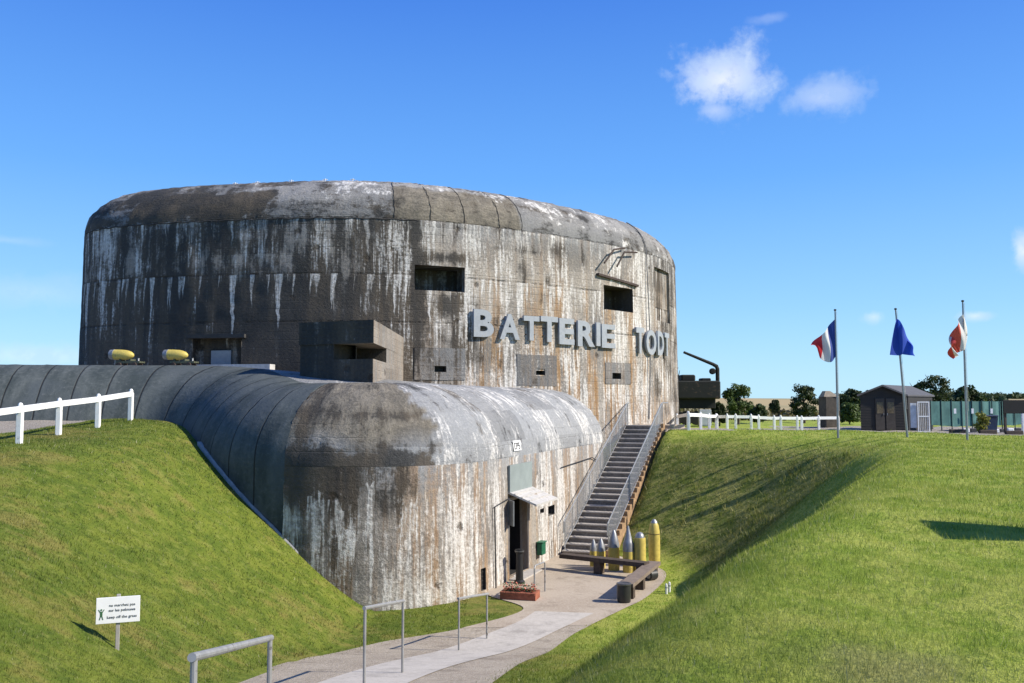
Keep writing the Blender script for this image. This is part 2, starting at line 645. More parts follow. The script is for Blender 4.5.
def turf_color(b, pos):
    n1 = b.noise(pos, .35, 4, .6)
    n2 = b.noise(pos, 1.6, 4, .65)
    n3 = b.noise(pos, 7.0, 3, .6)
    c = b.mix(b.step(n2, .35, .65), (.10, .145, .016), (.17, .205, .026))
    c = b.mix(b.m('MULTIPLY', b.step(b.m('ADD', n1, b.m('MULTIPLY', b.m('SUBTRACT', n2, .5), .7)), .50, .70), .62), c, (.25, .20, .06))
    c = b.mix(b.m('MULTIPLY', b.step(n3, .58, .75), .5), c, (.21, .215, .048))
    c = b.mix(b.m('MULTIPLY', b.step(n3, .48, .28), .6), c, (.035, .065, .010))
    n5 = b.noise(pos, 3.3, 5, .7)
    c = b.mix(b.m('MULTIPLY', b.step(n5, .52, .66), .45), c, (.28, .29, .07))
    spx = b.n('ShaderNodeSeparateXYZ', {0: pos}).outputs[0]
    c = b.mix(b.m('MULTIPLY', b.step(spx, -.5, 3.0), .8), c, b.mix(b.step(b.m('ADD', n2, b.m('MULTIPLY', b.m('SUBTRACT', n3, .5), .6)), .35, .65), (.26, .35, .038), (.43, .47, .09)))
    rg_ = b.n('ShaderNodeAttribute')
    rg_.attribute_name = 'rough'
    c = b.mix(b.m('MULTIPLY', rg_.outputs['Fac'], .7), c, b.mix(b.step(b.m('ADD', n2, b.m('MULTIPLY', b.m('SUBTRACT', n3, .5), .9)), .38, .62), (.085, .105, .024), (.23, .21, .075)))
    # worn pale patch beside the camera bank
    dp = b.vm('DISTANCE', pos, (2.05, 4.9, -1.25))
    wp = b.m('ADD', dp, b.m('MULTIPLY', b.m('SUBTRACT', n2, .5), 1.6))
    c = b.mix(b.step(wp, .0, .75, .5, 0), c, (.40, .33, .15))
    return c


m, b, bs = new_mat('turf')
pos = b.n('ShaderNodeNewGeometry').outputs['Position']
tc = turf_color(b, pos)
tc = b.mix(.15, tc, (.06, .07, .02))
gat = b.n('ShaderNodeAttribute')
gat.attribute_name = 'gravel'
gn = b.noise(pos, 2.2, 4, .6)
gf = b.noise(pos, 22, 4, .7)
gcol = b.mix(b.step(gf, .35, .65), (.20, .17, .135), (.42, .38, .32))
gk = b.step(b.m('ADD', gat.outputs['Fac'], b.m('MULTIPLY', b.m('SUBTRACT', gn, .5), .7)), .42, .58)
# far land: stubble and rough pasture
sp = b.n('ShaderNodeSeparateXYZ', {0: pos})
far = b.step(sp.outputs[1], 75, 130)
fn = b.noise(b.scale(pos, (.02, .05, 0)), 1, 3)
fcol = b.mix(b.step(fn, .4, .6), (.30, .24, .11), (.16, .17, .06))
tc = b.mix(far, tc, fcol)
b.put(bs.inputs['Base Color'], b.mix(gk, tc, gcol))
bs.inputs['Roughness'].default_value = .95
bs.inputs['Specular IOR Level'].default_value = .15
bump(b, bs, b.m('ADD', b.noise(pos, 14, 5, .7), b.m('MULTIPLY', gf, .5)), .8, .06)
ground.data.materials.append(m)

# far field ridge
fr = MB()
N = 80
for j, (yy, hz) in enumerate(((170, -1.9), (240, -.6), (330, 1.4), (430, 2.1), (900, -4))):
    for i in range(N + 1):
        x = -500 + 1400 * i / N
        fr.v.append((x, yy + 25 * math.sin(x * .011), hz * (1 + .25 * math.sin(x * .013 + 2)) - (2.5 if x < 40 else 0) * sst(np.array(40 - x), 0, 80)))
for j in range(4):
    for i in range(N):
        a = j * (N + 1) + i
        fr.f.append((a, a + 1, a + N + 2, a + N + 1))
        fr.mi.append(0)
m, b, bs = new_mat('stubble')
pos = b.n('ShaderNodeNewGeometry').outputs['Position']
n = b.noise(b.scale(pos, (.03, .012, 0)), 1, 4)
c = b.mix(b.step(n, .42, .6), (.36, .27, .12), (.27, .23, .10))
b.put(bs.inputs['Base Color'], c)
bs.inputs['Roughness'].default_value = .95
structure(fr.build('field', m, None, True))


# ------------------------------------------------------------------ path sheets
def ribbon(name, L, Rr, dz, mat, sub=10, cross=10):
    def dense(P):
        P = [Vector(p) for p in P]
        out = []
        for i in range(len(P) - 1):
            p0 = P[max(i - 1, 0)]
            p1, p2 = P[i], P[i + 1]
            p3 = P[min(i + 2, len(P) - 1)]
            for k in range(sub):
                t = k / sub
                out.append(.5 * ((2 * p1) + (p2 - p0) * t + (2 * p0 - 5 * p1 + 4 * p2 - p3) * t * t + (3 * p1 - p0 - 3 * p2 + p3) * t ** 3))
        out.append(P[-1])
        return out
    a, c = dense(L), dense(Rr)
    mb = MB()
    n = len(a)
    P = np.array([[tuple(a[i] + (c[i] - a[i]) * (j / cross)) for j in range(cross + 1)] for i in range(n)])
    z = floor_z(P[..., 1]) + dz
    for i in range(n):
        for j in range(cross + 1):
            mb.v.append((P[i, j, 0], P[i, j, 1], float(z[i, j])))
    for i in range(n - 1):
        for j in range(cross):
            q = i * (cross + 1) + j
            mb.f.append((q, q + 1, q + cross + 2, q + cross + 1))
            mb.mi.append(0)
    return structure(mb.build(name, mat, None, True))


def ground_mat(name, c1, c2, c3, sc, bmp=.5, seam=False):
    m, b, bs = new_mat(name)
    pos = b.n('ShaderNodeNewGeometry').outputs['Position']
    n1 = b.noise(pos, .8, 4, .6)
    n2 = b.noise(pos, sc, 4, .7)
    n3 = b.noise(pos, sc * 3.1, 2, .6)
    c = b.mix(b.step(n1, .35, .65), c1, c2)
    c = b.mix(b.m('MULTIPLY', b.step(n2, .4, .68), .75), c, c3)
    c = b.mix(b.m('MULTIPLY', b.step(n3, .62, .7), .5), c, tuple(q * .35 for q in c1))
    n4 = b.noise(pos, 1.7, 5, .7)
    c = b.mix(b.m('MULTIPLY', b.step(n4, .52, .68), .45), c, tuple(q * .55 for q in c1))
    b.put(bs.inputs['Base Color'], c)
    bs.inputs['Roughness'].default_value = .92
    bs.inputs['Specular IOR Level'].default_value = .2
    bump(b, bs, b.m('ADD', n2, n3), bmp, .02)
    return m


M_gravel = ground_mat('gravel', (.29, .24, .18), (.37, .315, .24), (.48, .42, .34), 17, .8)
M_conc_path = ground_mat('path_concrete', (.40, .365, .315), (.47, .43, .37), (.52, .48, .42), 9, .15)
M_plaza = ground_mat('plaza_paving', (.34, .275, .205), (.41, .34, .26), (.47, .41, .325), 16, .3)
PL = [(-3.8, 3), (-4.05, 8), (-4.1, 12.5), (-4.2, 16.5), (-3.9, 18.5), (-3.0, 20.5), (-1.2, 21.9), (.3, 23.9), (-.8, 26), (0, 28.6), (1.0, 31), (1.7, 32.6)]
PR = [(-2.0, 3), (-1.15, 8), (-.45, 12.5), (.1, 16.5), (.5, 18.3), (1.2, 20.8), (1.9, 22.2), (2.9, 23.9), (3.75, 25.4), (4.75, 28.2), (4.7, 30.0), (3.4, 32.6)]
ribbon('path', PL, PR, .012, M_gravel)
ribbon('plaza', PL[6:], PR[6:], .018, M_plaza)
ribbon('path', [(-3.5, 3), (-3.2, 8), (-2.95, 12.5), (-2.5, 16), (-1.7, 19), (-.9, 20.8), (.1, 22.4), (.6, 23.6)],
       [(-2.4, 3), (-1.95, 8), (-1.65, 12.5), (-1.1, 16), (-.2, 19), (.6, 20.8), (1.5, 22.4), (2.1, 23.4)], .024, M_conc_path)


# ------------------------------------------------------------------ plan curves
def catmull(P, closed, step):
    P = [Vector(p) for p in P]
    n = len(P)
    out = []
    rngi = range(n if closed else n - 1)
    for i in rngi:
        g = (lambda k: P[k % n]) if closed else (lambda k: P[min(max(k, 0), n - 1)])
        p0, p1, p2, p3 = g(i - 1), g(i), g(i + 1), g(i + 2)
        for k in range(24):
            t = k / 24
            out.append(.5 * ((2 * p1) + (p2 - p0) * t + (2 * p0 - 5 * p1 + 4 * p2 - p3) * t * t + (3 * p1 - p0 - 3 * p2 + p3) * t ** 3))
    if closed:
        out.append(out[0].copy())
    else:
        out.append(P[-1])
    return resample(out, step)


def resample(pts, step):
    A = np.array([(p[0], p[1]) for p in pts])
    d = np.r_[0, np.cumsum(np.hypot(*np.diff(A, axis=0).T))]
    n = int(d[-1] / step)
    s = np.linspace(0, d[-1], n + 1)
    return np.stack([np.interp(s, d, A[:, 0]), np.interp(s, d, A[:, 1])], 1), s


def fillet(P, rad, step):
    out = []
    n = len(P)
    for i, p in enumerate(P):
        p = Vector(p)
        if i == 0 or i == n - 1 or rad[i] == 0:
            out.append(p)
            continue
        a = (Vector(P[i - 1]) - p).normalized()
        c = (Vector(P[i + 1]) - p).normalized()
        ang = math.acos(max(-1, min(1, a.dot(c))))
        t = rad[i] / math.tan(ang / 2)
        p1, p2 = p + a * t, p + c * t
        cen = p + (a + c).normalized() * (rad[i] / math.sin(ang / 2))
        a1 = math.atan2(p1.y - cen.y, p1.x - cen.x)
        a2 = math.atan2(p2.y - cen.y, p2.x - cen.x)
        da = (a2 - a1 + math.pi) % (2 * math.pi) - math.pi
        for k in range(25):
            q = a1 + da * k / 24
            out.append(cen + Vector((math.cos(q), math.sin(q))) * rad[i])
    return resample(out, step)


class Plan:
    def __init__(s, pts, ss, closed, sm=3):
        s.P, s.s, s.closed = pts, ss, closed
        T = np.gradient(pts, ss, axis=0)
        if closed:
            T[0] = T[-1] = (pts[1] - pts[-2])
        T /= np.linalg.norm(T, axis=1)[:, None] + 1e-9
        for _ in range(sm):
            T[1:-1] = (T[:-2] + 2 * T[1:-1] + T[2:]) / 4
            T /= np.linalg.norm(T, axis=1)[:, None]
        s.N = np.stack([T[:, 1], -T[:, 0]], 1)

    def at(s, q):
        x = np.interp(q, s.s, s.P[:, 0])
        y = np.interp(q, s.s, s.P[:, 1])
        a = np.interp(q, s.s, s.N[:, 0])
        c = np.interp(q, s.s, s.N[:, 1])
        l = np.hypot(a, c)
        return x, y, a / l, c / l

    def find(s, px, z, lo=-1e9, hi=1e9):
        """arc position of the visible point that stands at picture column px at height z"""
        X, Y = s.P[:, 0], s.P[:, 1]
        yc = Y * CP + z * SP
        q = 512 + FPX * X / yc
        vis = (s.N[:, 0] * -X + s.N[:, 1] * -Y > 0) & (s.s > lo) & (s.s < hi)
        e = np.where(vis, np.abs(q - px), 1e9)
        k = int(np.argmin(e))
        return float(s.s[k])

    def zat(s, q, py):
        x, y, _, _ = s.at(q)
        z = 0.0
        a, b_, c = ray(512, py)
        return c / b_ * float(y)


TP, TS = catmull([(-19.2, 46), (-19.3, 42), (-18.7, 39), (-17.3, 37.0), (-14.6, 35.75), (-11, 34.95), (-7.5, 34.5), (-4.4, 34.8), (-2.0, 35.75), (.55, 37.3),
                  (2.7, 39.0), (5.0, 41.2), (7.0, 43.8), (8.35, 46.8), (9.1, 50.0), (9.0, 54), (7, 58), (1, 61), (-8, 63), (-15, 57)], True, .16)
TW = Plan(TP, TS, True)
Z_TJ, Z_TT = 7.15, 9.2
AP, AS = catmull([(-48, 21), (-30, 25.2), (-22, 27.2), (-15, 28.5), (-11.9, 28.8), (-10.5, 28.1), (-9.5, 26.8), (-8.3, 25.3), (-6.8, 24.25), (-5.2, 23.75), (-3.7, 23.75), (-2.5, 24.15),
                  (-1.6, 24.85), (-.95, 25.75), (-.45, 26.9), (.55, 29.55), (1.5, 32.05), (2.4, 34.3), (3.2, 36.3), (3.8, 38.0), (3.72, 39.3), (2.7, 40.3), (.6, 40.9), (-2, 41.5)], False, .14)
AN = Plan(AP, AS, False, 10)
S_RIB = AN.find(285, -2.0)      # bare concrete begins here
S_COR = AN.find(440, -3.0)


def wall_grid(plan, s0, s1, ds, z0, z1, dz, openings, off=0.0, relief=0.0, batter=0.0):
    S = list(np.arange(s0, s1, ds)) + [s1]
    Zs = list(np.arange(z0, z1, dz)) + [z1]
    for (a, c, e, f, dep) in openings:
        S = [q for q in S if abs(q - a) > ds * .45 and abs(q - c) > ds * .45] + [a, c]
        Zs = [q for q in Zs if abs(q - e) > dz * .45 and abs(q - f) > dz * .45] + [e, f]
    S = sorted(set(S))
    Zs = sorted(set(Zs))
    S_, Z_ = np.array(S), np.array(Zs)
    x, y, nx, ny = plan.at(S_)
    mb = MB()
    rel_ = np.zeros((len(S), len(Zs)))
    if relief:
        k = rng.normal(size=(len(S), len(Zs)))
        for _ in range(2):
            k[1:-1, 1:-1] = (k[1:-1, 1:-1] * 2 + k[:-2, 1:-1] + k[2:, 1:-1] + k[1:-1, :-2] + k[1:-1, 2:]) / 6
        rel_ = k * relief
        rel_[:, -1] = 0
    for i in range(len(S)):
        for j in range(len(Zs)):
            o = off + rel_[i, j] + batter * (z1 - Z_[j])
            mb.v.append((x[i] + nx[i] * o, y[i] + ny[i] * o, Z_[j]))
            mb.uv.append((S_[i], Z_[j]))
    nz = len(Zs)
    for i in range(len(S) - 1):
        for j in range(nz - 1):
            sm, zm = (S[i] + S[i + 1]) / 2, (Zs[j] + Zs[j + 1]) / 2
            if any(a < sm < c and e < zm < f for (a, c, e, f, _) in openings):
                continue
            q = i * nz + j
            mb.f.append((q, q + nz, q + nz + 1, q + 1))
            mb.mi.append(0)
    return mb


def pocket(plan, o, off=0.0, batter=0.0, ztop=0.0, flare=0.0):
    """sides and back of an opening cut into a wall"""
    a, c, e, f, dep = o
    mb = MB()
    x, y, nx, ny = plan.at(np.array([a, c]))
    mnx, mny = nx.mean(), ny.mean()
    l = math.hypot(mnx, mny)
    mnx, mny = mnx / l, mny / l
    def pt(k, z, d):
        o_ = off + batter * (ztop - z)
        return (x[k] + nx[k] * o_ - mnx * d, y[k] + ny[k] * o_ - mny * d, z)
    fr = [pt(0, e, -.004), pt(1, e, -.004), pt(1, f, -.004), pt(0, f, -.004)]
    bk = [pt(0, e, dep), pt(1, e, dep), pt(1, f, dep), pt(0, f, dep)]
    mb.v = fr + bk
    mb.uv = [(a, e), (c, e), (c, f), (a, f)] + [(a + dep, e + .3), (c + dep, e + .3), (c + dep, f + .3), (a + dep, f + .3)]
    mb.f = [(4, 5, 6, 7), (0, 1, 5, 4), (1, 2, 6, 5), (2, 3, 7, 6), (3, 0, 4, 7)]
    mb.mi = [0] * 5
    return mb


def shoulder(plan, s0, s1, ds, zj, ztop, inset, nseg, relief=0.012, off=0.0):
    S = np.append(np.arange(s0, s1, ds), s1)
    x, y, nx, ny = plan.at(S)
    zt = ztop(S) if callable(ztop) else np.full(len(S), ztop)
    zj_ = zj(S) if callable(zj) else np.full(len(S), zj)
    mb = MB()
    k = rng.normal(size=(len(S), nseg + 1)) * relief
    for i in range(len(S)):
        L = 0
        for j in range(nseg + 1):
            q = (j / nseg) * math.pi / 2
            d = inset * (1 - math.cos(q))
            h = (zt[i] - zj_[i]) * math.sin(q)
            r = k[i, j] if 0 < j < nseg else 0
            mb.v.append((x[i] - nx[i] * (d - r - off), y[i] - ny[i] * (d - r - off), zj_[i] + h + r))
            mb.uv.append((S[i], zj_[i] + (math.pi / 4) * (inset + zt[i] - zj_[i]) * j / nseg))
    n = nseg + 1
    for i in range(len(S) - 1):
        for j in range(nseg):
            a = i * n + j
            mb.f.append((a, a + n, a + n + 1, a + 1))
            mb.mi.append(0)
    inner = [mb.v[i * n + nseg] for i in range(len(S))]
    return mb, inner


def mask_from(mb, fn):
    return [fn(uv[0], uv[1]) for uv in mb.uv]


# ------------------------------------------------------------------ the bunker
bunker = thing('bunker', 'huge round streaked concrete bunker with rounded roof edge and low annexe', 'bunker', (0, 0, 0))

M_tower = concrete_mat('tower_concrete', coolz=(5.9, 7.1, .55), joints=(7.15, 4.95, 3.1), drips=((4.95, 1.5, .55, 3.2, .9), (4.95, 3.6, .56, 2.2, .7), (7.15, 2.6, .55, 2.6, .5)), boards=.3)
M_shoul = concrete_mat('roof_concrete', joints=(7.15,), drips=(), boards=.28, tone=.88, cool=.5, vs=5, patch=True)
M_annex = concrete_mat('annex_concrete', coolz=(-3.0, -1.5, .8), joints=(), drips=((-2.45, 2.6, .52, 2.4, .7), (-3.1, 5.0, .54, 2.2, .7)), boards=0)
M_dark = simple('dark_interior', (.05, .045, .04), .95)

# openings of the tower wall
def t_open(x0, x1, y0, y1, dep, zref=3.0):
    a, c = TW.find(x0, zref), TW.find(x1, zref)
    q = (a + c) / 2
    return (a, c, TW.zat(q, y1), TW.zat(q, y0), dep)


T_OPEN = [t_open(413, 466, 266, 291, 1.3, 5), t_open(603, 632, 287, 311, 1.2, 4.5), t_open(434, 444, 366, 372, .35, 1.5), t_open(534, 545, 369, 376, .35, 1.3),
          t_open(611, 620, 373, 379, .35, 1.2), t_open(194, 241, 338, 373, .45, 2.5), t_open(654, 669, 270, 322, .13, 5)]
XS_T = [80, 150, 200, 300, 380, 405, 430, 470, 500, 560, 600, 640, 655, 668, 676]
SS_T = [TW.find(q, 4) for q in XS_T]
DK_T = [.86, .84, .80, .80, .80, .68, .45, .36, .26, .20, .16, .12, .36, .55, .6]  # dark left end: black film, plus some of its shade painted in
WH_T = [.30, .27, .28, .28, .34, .46, .60, .66, .74, .74, .74, .84, .68, .58, .5]
OC_T = [.10, .08, .10, .12, .15, .2, .45, .65, .75, .82, .8, .65, .6, .6, .5]


SCARS = []
for (px_, py_, rx_, rz_, am_) in ((458, 303, .9, .35, .5), (466, 348, .7, .9, .5), (447, 258, 1.2, .22, .5), (521, 272, .25, .8, .5), (545, 283, .2, .5, .45), (583, 262, .35, .6, .45),
                                  (617, 281, .9, .25, .5), (664, 330, .6, 1.6, .5), (432, 388, 1.0, .6, .4), (400, 250, .8, 1.4, .35), (560, 250, .8, .25, .35), (520, 250, 1.2, .18, .4),
                                  (598, 272, .3, .3, .5), (655, 385, .4, .9, .4)):
    q_ = TW.find(px_, 4)
    SCARS.append((q_, TW.zat(q_, py_), rx_, rz_, am_))


def tmask(s, z):
    d, w, o = np.interp(s, SS_T, DK_T), np.interp(s, SS_T, WH_T), np.interp(s, SS_T, OC_T)
    left = 1 - float(sst(np.array(s), SS_T[5], SS_T[7]))
    up = float(sst(np.array(z), 4.7, 5.2))
    w += .28 * up * left
    d += (-.14 * up + .08 * (1 - up)) * left
    o *= 1 - .65 * up
    d += .12 * (1 - left) * float(sst(np.array(z), 6.2, 7.0))
    low = 1 - float(sst(np.array(z), 1.0, 3.0))
    o += .42 * low * (1 - left)
    w += .10 * low * (1 - left)
    for (sx_, sz_, rx, rz_, am) in SCARS:
        g_ = math.exp(-(((s - sx_) / rx) ** 2 + ((z - sz_) / rz_) ** 2))
        d += am * g_
        w -= .3 * am * g_
    # dark scar left of the lettering
    c = (s - TW.find(462, 3)) / .8
    e = (z - 3.2) / 1.0
    d += .35 * math.exp(-(c * c + e * e))
    return (d, w, o, 1)


tw = wall_grid(TW, 0, TS[-1], .17, -3.6, Z_TJ, .17, T_OPEN, 0, .016, .012)
o = tw.build('tower_wall', M_tower, bunker, True, mask_from(tw, tmask))
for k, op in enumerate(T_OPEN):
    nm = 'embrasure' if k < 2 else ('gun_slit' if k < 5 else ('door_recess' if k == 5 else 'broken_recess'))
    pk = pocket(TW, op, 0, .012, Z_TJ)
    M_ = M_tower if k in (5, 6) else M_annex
    ob = pk.build(nm, M_, bunker, False, [(.75 if k != 6 else .5, .1, .5, 1)] * 8)  # embrasures and slits darkened in the mask, standing in for shade


def stouch(s, z):
    d = np.interp(s, SS_T, [.50, .58, .58, .36, .32, .30, .28, .28, .30, .30, .28, .28, .3, .3, .3])
    w = np.interp(s, SS_T, [.25, .15, .10, .50, .48, .40, .35, .35, .5, .58, .55, .55, .5, .4, .4])
    o = 0.0
    d += .10
    w -= .10
    t = (z - 7.15) / 2.6 + .05 * math.sin(s * 2.1)
    if S_PA < s - .8 * t < S_PB and .05 < t < .62:
        d += .40
        w -= .3
        o = .5
    if S_PC < s < S_PD and t < .80:
        o = .85
        w -= .3
        d -= .08
    w += .25 * float(sst(np.array(t), .6, .95))
    d += .12 * (1 - float(sst(np.array(t), .0, .15)))
    return (d, w, o, 1)


S_PA, S_PB = TW.find(127, 7.6), TW.find(262, 7.6)
S_PC, S_PD = TW.find(395, 7.6), TW.find(522, 7.6)
sh, inner = shoulder(TW, 0, TS[-1], .17, Z_TJ, Z_TT, 3.0, 18)
o = sh.build('roof_shoulder', M_shoul, bunker, True, mask_from(sh, stouch))
cap = MB()
poly = [(p[0], p[1]) for p in inner[:-1]][::4]
cap.prism(poly, Z_TT - .06, Z_TT + .05)
cap.build('roof_slab', simple('roof_gravel', (.26, .25, .23), .95), bunker)
# pour seams across the rounded roof edge
seam = simple('seam_dark', (.03, .027, .024), .95)
for px in (395, 430, 465, 498, 522):
    q = TW.find(px, 7.6)
    x, y, nx, ny = [float(v) for v in TW.at(q)]
    mb = MB()
    pts = []
    for j in range(0, 14):
        a = j / 18 * math.pi / 2
        d = 3.0 * (1 - math.cos(a)) - .01
        wob = random.uniform(-.03, .03)
        pts.append((x - nx * d - ny * wob, y - ny * d + nx * wob, Z_TJ + 2.05 * math.sin(a) + .012))
    mb.tube(pts, .012, 5)
    mb.build('roof_seam', seam, bunker)
# thin edge lip of the shoulder joint
lip = MB()
q0, q1 = TW.find(86, 7), TW.find(420, 7)
QS = np.arange(q0, q1, .2)
x, y, nx, ny = TW.at(QS)
lip.tube([(x[i] + nx[i] * .0, y[i] + ny[i] * .0, Z_TJ - .03 + .02 * math.sin(i * 1.7)) for i in range(len(QS))], .026, 6)
lip.build('pour_joint_lip', simple('lip_dark', (.05, .046, .042), .95), bunker)
# white stubs along the roof
for px in (192, 219, 259, 300, 343):
    q = TW.find(px, 9)
    x, y, nx, ny = [float(v) for v in TW.at(q)]
    X_, Y_ = x - nx * 3.3, y - ny * 3.3
    mb = MB()
    mb.tube([(X_, Y_, Z_TT), (X_, Y_, Z_TT + .30)], .025, 6)
    mb.tube([(X_ - .1, Y_, Z_TT + .26), (X_ + .1, Y_, Z_TT + .26)], .02, 6)
    mb.build('roof_stub', simple('white_paint', (.78, .78, .76), .5, 0, .12), bunker)

# grey patched panels round the slits
M_patch = concrete_mat('patch_concrete', joints=(), drips=(), boards=.35, tone=.72, cool=.6)
for op, (x0, x1, y0, y1) in zip(T_OPEN[2:5], ((413, 466, 348, 380), (517, 555, 355, 386), (604, 629, 363, 384))):
    a, c, e, f, _ = t_open(x0, x1, y0, y1, 0, 1.6)
    hole = (op[0], op[1], op[2], op[3], 0)
    g = wall_grid(TW, a, c, .2, e, f, .2, [hole], (.03 + .012 * 5.6))
    dk_ = .5 if x0 < 500 else .30
    g.build('patch_panel', M_patch, bunker, True, [(dk_, .34, .25, 1)] * len(g.v))
    pk = pocket(TW, (op[0], op[1], op[2], op[3], .12), (.03 + .012 * 5.6))
    pk.f = pk.f[1:]
    pk.mi = pk.mi[1:]
    pk.build('slit_lining', M_patch, bunker, False, [(.5, 0, 0, 1)] * 8)
    # edge faces of the panel
    mb = MB()
    for (s0, z0, s1, z1) in ((a, e, a, f), (c, e, c, f), (a, f, c, f), (a, e, c, e)):
        n = 8
        for k in range(n + 1):
            q, zz = s0 + (s1 - s0) * k / n, z0 + (z1 - z0) * k / n
            x, y, nx, ny = [float(v) for v in TW.at(q)]
            mb.v += [(x + nx * (.031 + .012 * 5.6), y + ny * (.031 + .012 * 5.6), zz), (x + nx * .0, y + ny * .0, zz)]
        bse = len(mb.v) - 2 * (n + 1)
        for k in range(n):
            mb.f.append((bse + 2 * k, bse + 2 * k + 1, bse + 2 * k + 3, bse + 2 * k + 2))
            mb.mi.append(0)
    mb.build('panel_edge', M_patch, bunker)

# door in the left recess
a, c, e, f, dep = T_OPEN[5]
x, y, nx, ny = [float(v) for v in TW.at((a + c) / 2)]
rz = math.atan2(ny, nx) + math.pi / 2
mb = MB()
mb.box((x - nx * .33, y - ny * .33, e + .45), (.85, .06, .9), rz, bev=.01)
dr = mb.build('door', simple('grey_door', (.26, .28, .30), .6, 0, .15), bunker)
mb = MB()
mb.box((x + nx * .10, y + ny * .10, f + .06), (c - a + .35, .2, .14), rz)
mb.build('door_lintel', simple('lintel_dark', (.05, .048, .045), .9), bunker)

# observation box on the annexe roof
M_obs = concrete_mat('box_concrete', joints=(), drips=(), boards=.25, tone=.85, cool=.1)
obp = thing  # (no separate thing: it is cast in one with the bunker)
K = Vector((-4.22, 27.3))
A_ = Vector((-6.68, 28.35))
Rb = Vector((-4.2, 35.4))
Lb = Vector((-6.2, 35.6))


def box_part(poly, z0, z1, name, dk, dk0=.85):
    mb = MB()
    n = len(poly)
    for z in (z0, z1):
        for p in poly:
            mb.v.append((p[0], p[1], z))
    Ls = [0]
    for i in range(n):
        Ls.append(Ls[-1] + (Vector(poly[(i + 1) % n]) - Vector(poly[i])).length)
    mb.v, mb.uv = [], []
    for i in range(n):
        p, q = poly[i], poly[(i + 1) % n]
        o = len(mb.v)
        mb.v += [(p[0], p[1], z0), (q[0], q[1], z0), (q[0], q[1], z1), (p[0], p[1], z1)]
        mb.uv += [(Ls[i], z0), (Ls[i + 1], z0), (Ls[i + 1], z1), (Ls[i], z1)]
        mb.f.append((o, o + 1, o + 2, o + 3))
        mb.mi.append(0)
    for z in (z0, z1):
        o = len(mb.v)
        tr = tessellate_polygon([[Vector((p[0], p[1], 0)) for p in poly]])
        mb.v += [(p[0], p[1], z) for p in poly]
        mb.uv += [(p[0], p[1]) for p in poly]
        for t in tr:
            mb.f.append(tuple(o + k for k in t))
            mb.mi.append(0)
    return mb.build(name, M_obs, bunker, False, [((1.6 if 4 <= k < 20 else dk) if name == 'observation_slit' and k >= 4 else (dk if k >= 4 else max(dk, dk0)), .04, .2, 1) for k in range(len(mb.v))])  # mask paints shade into slit interior; left face carries algae and shade


box_part([A_, K, Rb, Lb], -.6, 1.31, 'observation_box_base', .2)
box_part([A_ + Vector((-.04, -.03)), K + Vector((.02, -.05)), Rb, Lb], 1.79, 2.50, 'observation_box_roof', .2)
dl = (K - A_).normalized()
dr_ = (Rb - K).normalized()
inl = Vector((-dl.y, dl.x))
inr = Vector((-dr_.y, dr_.x))
pL = A_ + dl * ((K - A_).length * .47)
pR = K + dr_ * 2.85
core = K + inl * 1.4 + inr * 1.3
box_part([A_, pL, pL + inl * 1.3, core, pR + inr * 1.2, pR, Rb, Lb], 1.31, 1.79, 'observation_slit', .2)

# annexe and gallery
def zt_a(s):
    s = np.asarray(s, float)
    return 1.28 - .72 * sst(s, AN.find(130, 0), AN.find(236, -.5))


def zj_a(s):
    s = np.asarray(s, float)
    return -1.7 + 0 * s


S_END = AS[-1]
doorA = AN.find(507, -4), AN.find(526.5, -4)
A_OPEN = [(doorA[0], doorA[1], -5.38, -2.95, .26)]
for (x0, x1, y0, y1) in ((539, 543, 507, 513), (547.5, 553, 505.5, 515)):
    a, c = AN.find(x0, -3.3), AN.find(x1, -3.3)
    q = (a + c) / 2
    A_OPEN.append((a, c, AN.zat(q, y1), AN.zat(q, y0), .35))
a, c = AN.find(479, -5), AN.find(484.5, -5)
A_OPEN.append((a, c, AN.zat((a + c) / 2, 590), AN.zat((a + c) / 2, 568), .2))
XS_A = [262, 290, 320, 360, 400, 430, 457, 490, 530, 570, 600]
SS_A = [AN.find(q, -3.5) for q in XS_A]
DK_A = [.75, .62, .52, .42, .32, .18, .12, .16, .12, .08, .10]
WH_A = [.05, .34, .58, .66, .72, .76, .86, .66, .74, .84, .88]
OC_A = [.0, .2, .45, .6, .65, .7, .7, .8, .7, .55, .5]


def amask(s, z):
    d, w, o = np.interp(s, SS_A, DK_A), np.interp(s, SS_A, WH_A), np.interp(s, SS_A, OC_A)
    t = float(sst(np.array(z), -3.1 + .3 * math.sin(s * 1.3), -2.2))
    d += .36 * t * (1 - float(sst(np.array(s), SS_A[3], SS_A[6])))
    w -= .34 * t * (1 - .7 * float(sst(np.array(s), SS_A[4], SS_A[7])))
    lo = 1 - float(sst(np.array(z), -5.3, -4.6))
    d += .10 * lo
    return (d, w, o, 1)


